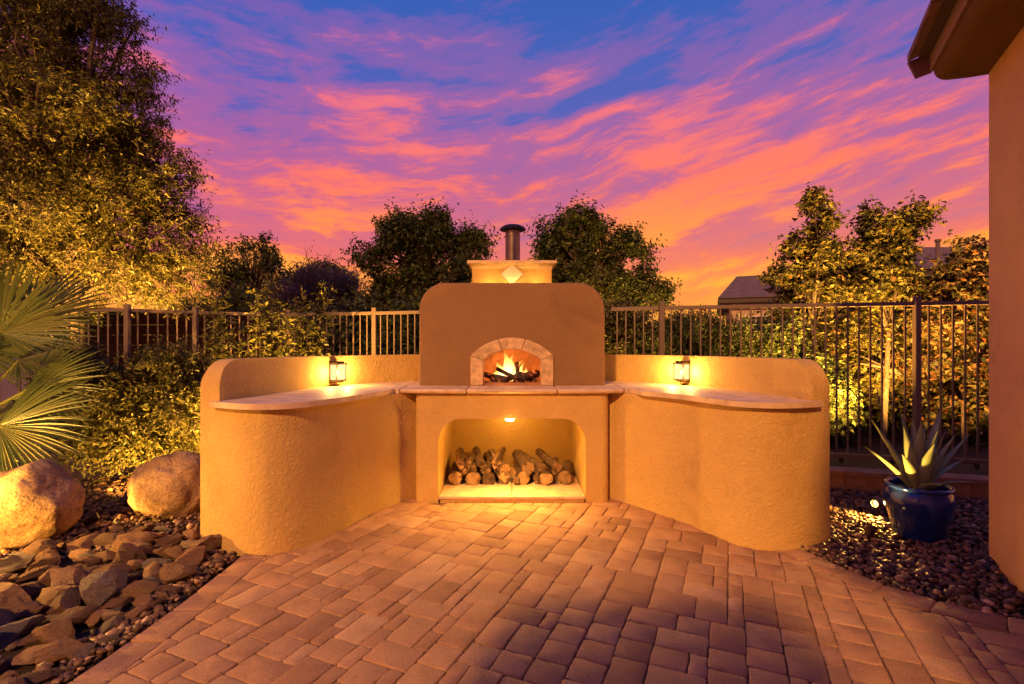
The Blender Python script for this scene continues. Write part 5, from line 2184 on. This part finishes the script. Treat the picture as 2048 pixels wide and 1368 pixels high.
# low far treeline
rng = np.random.default_rng(77)
tl = []
for k in range(60):
    x = -70 + 140 * k / 59 + rng.uniform(-1, 1)
    tl.append(((x, 60 + rng.uniform(-4, 8), rng.uniform(0.6, 1.6)), (rng.uniform(2, 4), 2.5, rng.uniform(1.2, 2.6))))
p, u = lobe_points(tl, 9000, rng, 0.6)
v, f = sprigs(p, norm(u + np.array([0, 0, .4])), 5, rng, 0.7, 0.42, 0.30)
tlo = put('far_treeline', npmesh('far_treeline', v, f), L_DARK)
tlo['kind'] = 'stuff'

# ------------------------------------------------------------------ landscape spotlights
spot_src = {}


def landscape_light(loc, target, watts, label, angle=95, color=(1.0, 0.49, 0.08), build=True, blend=0.7, radius=0.018):
    loc = Vector(loc)
    d = (Vector(target) - loc).normalized()
    if build:
        root = thing('landscape_spotlight', label, 'garden light', (loc.x, loc.y, loc.z), 'low voltage garden lights')
        bm = bmesh.new()
        q = d.to_track_quat('Z', 'Y').to_matrix().to_4x4()
        M_ = Matrix.Translation(loc - d * 0.035) @ q
        v0 = len(bm.verts)
        bm_lathe(bm, [(0.0, -0.05), (0.022, -0.045), (0.028, -0.01), (0.030, 0.02), (0.034, 0.022), (0.034, 0.045), (0.029, 0.045), (0.027, 0.02), (0.0, 0.02)], 14)
        for v in bm.verts:
            v.co = M_ @ v.co
        bm_tube(bm, [loc - d * 0.05, loc - d * 0.05 - Vector((0, 0, 0.12))], 0.009, 6)
        put('lamp_housing', bm_mesh('lamp_housing', bm, 50), M_IRON, root)
        bm = bmesh.new()
        bm_lathe(bm, [(0.0, 0.024), (0.027, 0.023)], 14)
        for v in bm.verts:
            v.co = M_ @ v.co
        put('lens', bm_mesh('lens', bm), M_LENS, root)
    lamp('spot_lamp', 'SPOT', tuple(loc + d * 0.003), watts, color, radius, target, angle, blend)


landscape_light((-6.7, 7.0, 0.06), (-6.5, 8.3, 4.6), 5500, 'garden spotlight at the foot of the large feathery tree', 84)
landscape_light((-5.5, 7.0, 0.06), (-5.6, 8.0, 3.4), 1700, 'garden spotlight under the low branches of the feathery tree', 70)
landscape_light((-3.45, 4.50, 0.06), (-3.75, 5.2, 0.8), 260, 'garden spotlight between the boulder and the mounded bush', 140)
landscape_light((-3.42, 2.80, 0.14), (-3.62, 3.6, 0.26), 85, 'garden spotlight among the rocks in front of the large boulder', 130)
landscape_light((-3.24, 3.90, 0.06), (-2.90, 4.15, 0.24), 22, 'small garden spotlight aimed at the half hidden boulder', 130)
landscape_light((-4.05, 3.28, 0.40), (-3.85, 3.75, 0.78), 165, 'garden spotlight beside the boulder below the lit palm frond', 110)
landscape_light((-3.95, 2.98, 0.58), (-2.85, 3.25, 0.0), 230, 'garden spotlight at the foot of the palm aimed across the rocks', 100)
landscape_light((-2.75, 5.00, 0.06), (-3.0, 5.75, 1.9), 1000, 'garden spotlight behind the curved wing below the young shrubs', 110)
landscape_light((-2.25, 5.30, 0.06), (-2.7, 6.0, 2.1), 380, 'garden spotlight at the fence side of the curved wing', 110)
landscape_light((4.02, 5.30, 0.22), (4.45, 6.7, 2.7), 2600, 'garden spotlight glowing at the foot of the gold lit hedge tree', 100)
landscape_light((3.55, 5.40, 0.22), (3.95, 6.7, 2.9), 1000, 'added fill spotlight below the tall narrow hedge tree', 120)  # extra spot added to brighten the hedge
landscape_light((4.75, 5.12, 0.22), (5.2, 6.3, 2.4), 900, 'added fill spotlight at the foot of the bronze hedge bush', 120)  # another added spot, lifts the bronze bush out of the dark
landscape_light((2.98, 4.10, 0.10), (2.30, 3.82, 0.12), 60, 'garden light glowing on the gravel behind the blue pot', 160)
landscape_light((2.58, 3.58, 0.10), (2.90, 3.62, 0.72), 70, 'small garden light beside the blue pot aimed at the agave', 44)
landscape_light((1.55, 6.05, 0.22), (1.5, 6.8, 1.5), 300, 'garden spotlight below the yellow lit shrub behind the fence', 120)
landscape_light((3.9, 11.7, 0.08), (3.6, 13.2, 2.2), 1700, 'garden spotlight under the low branches of the round tree', 110)
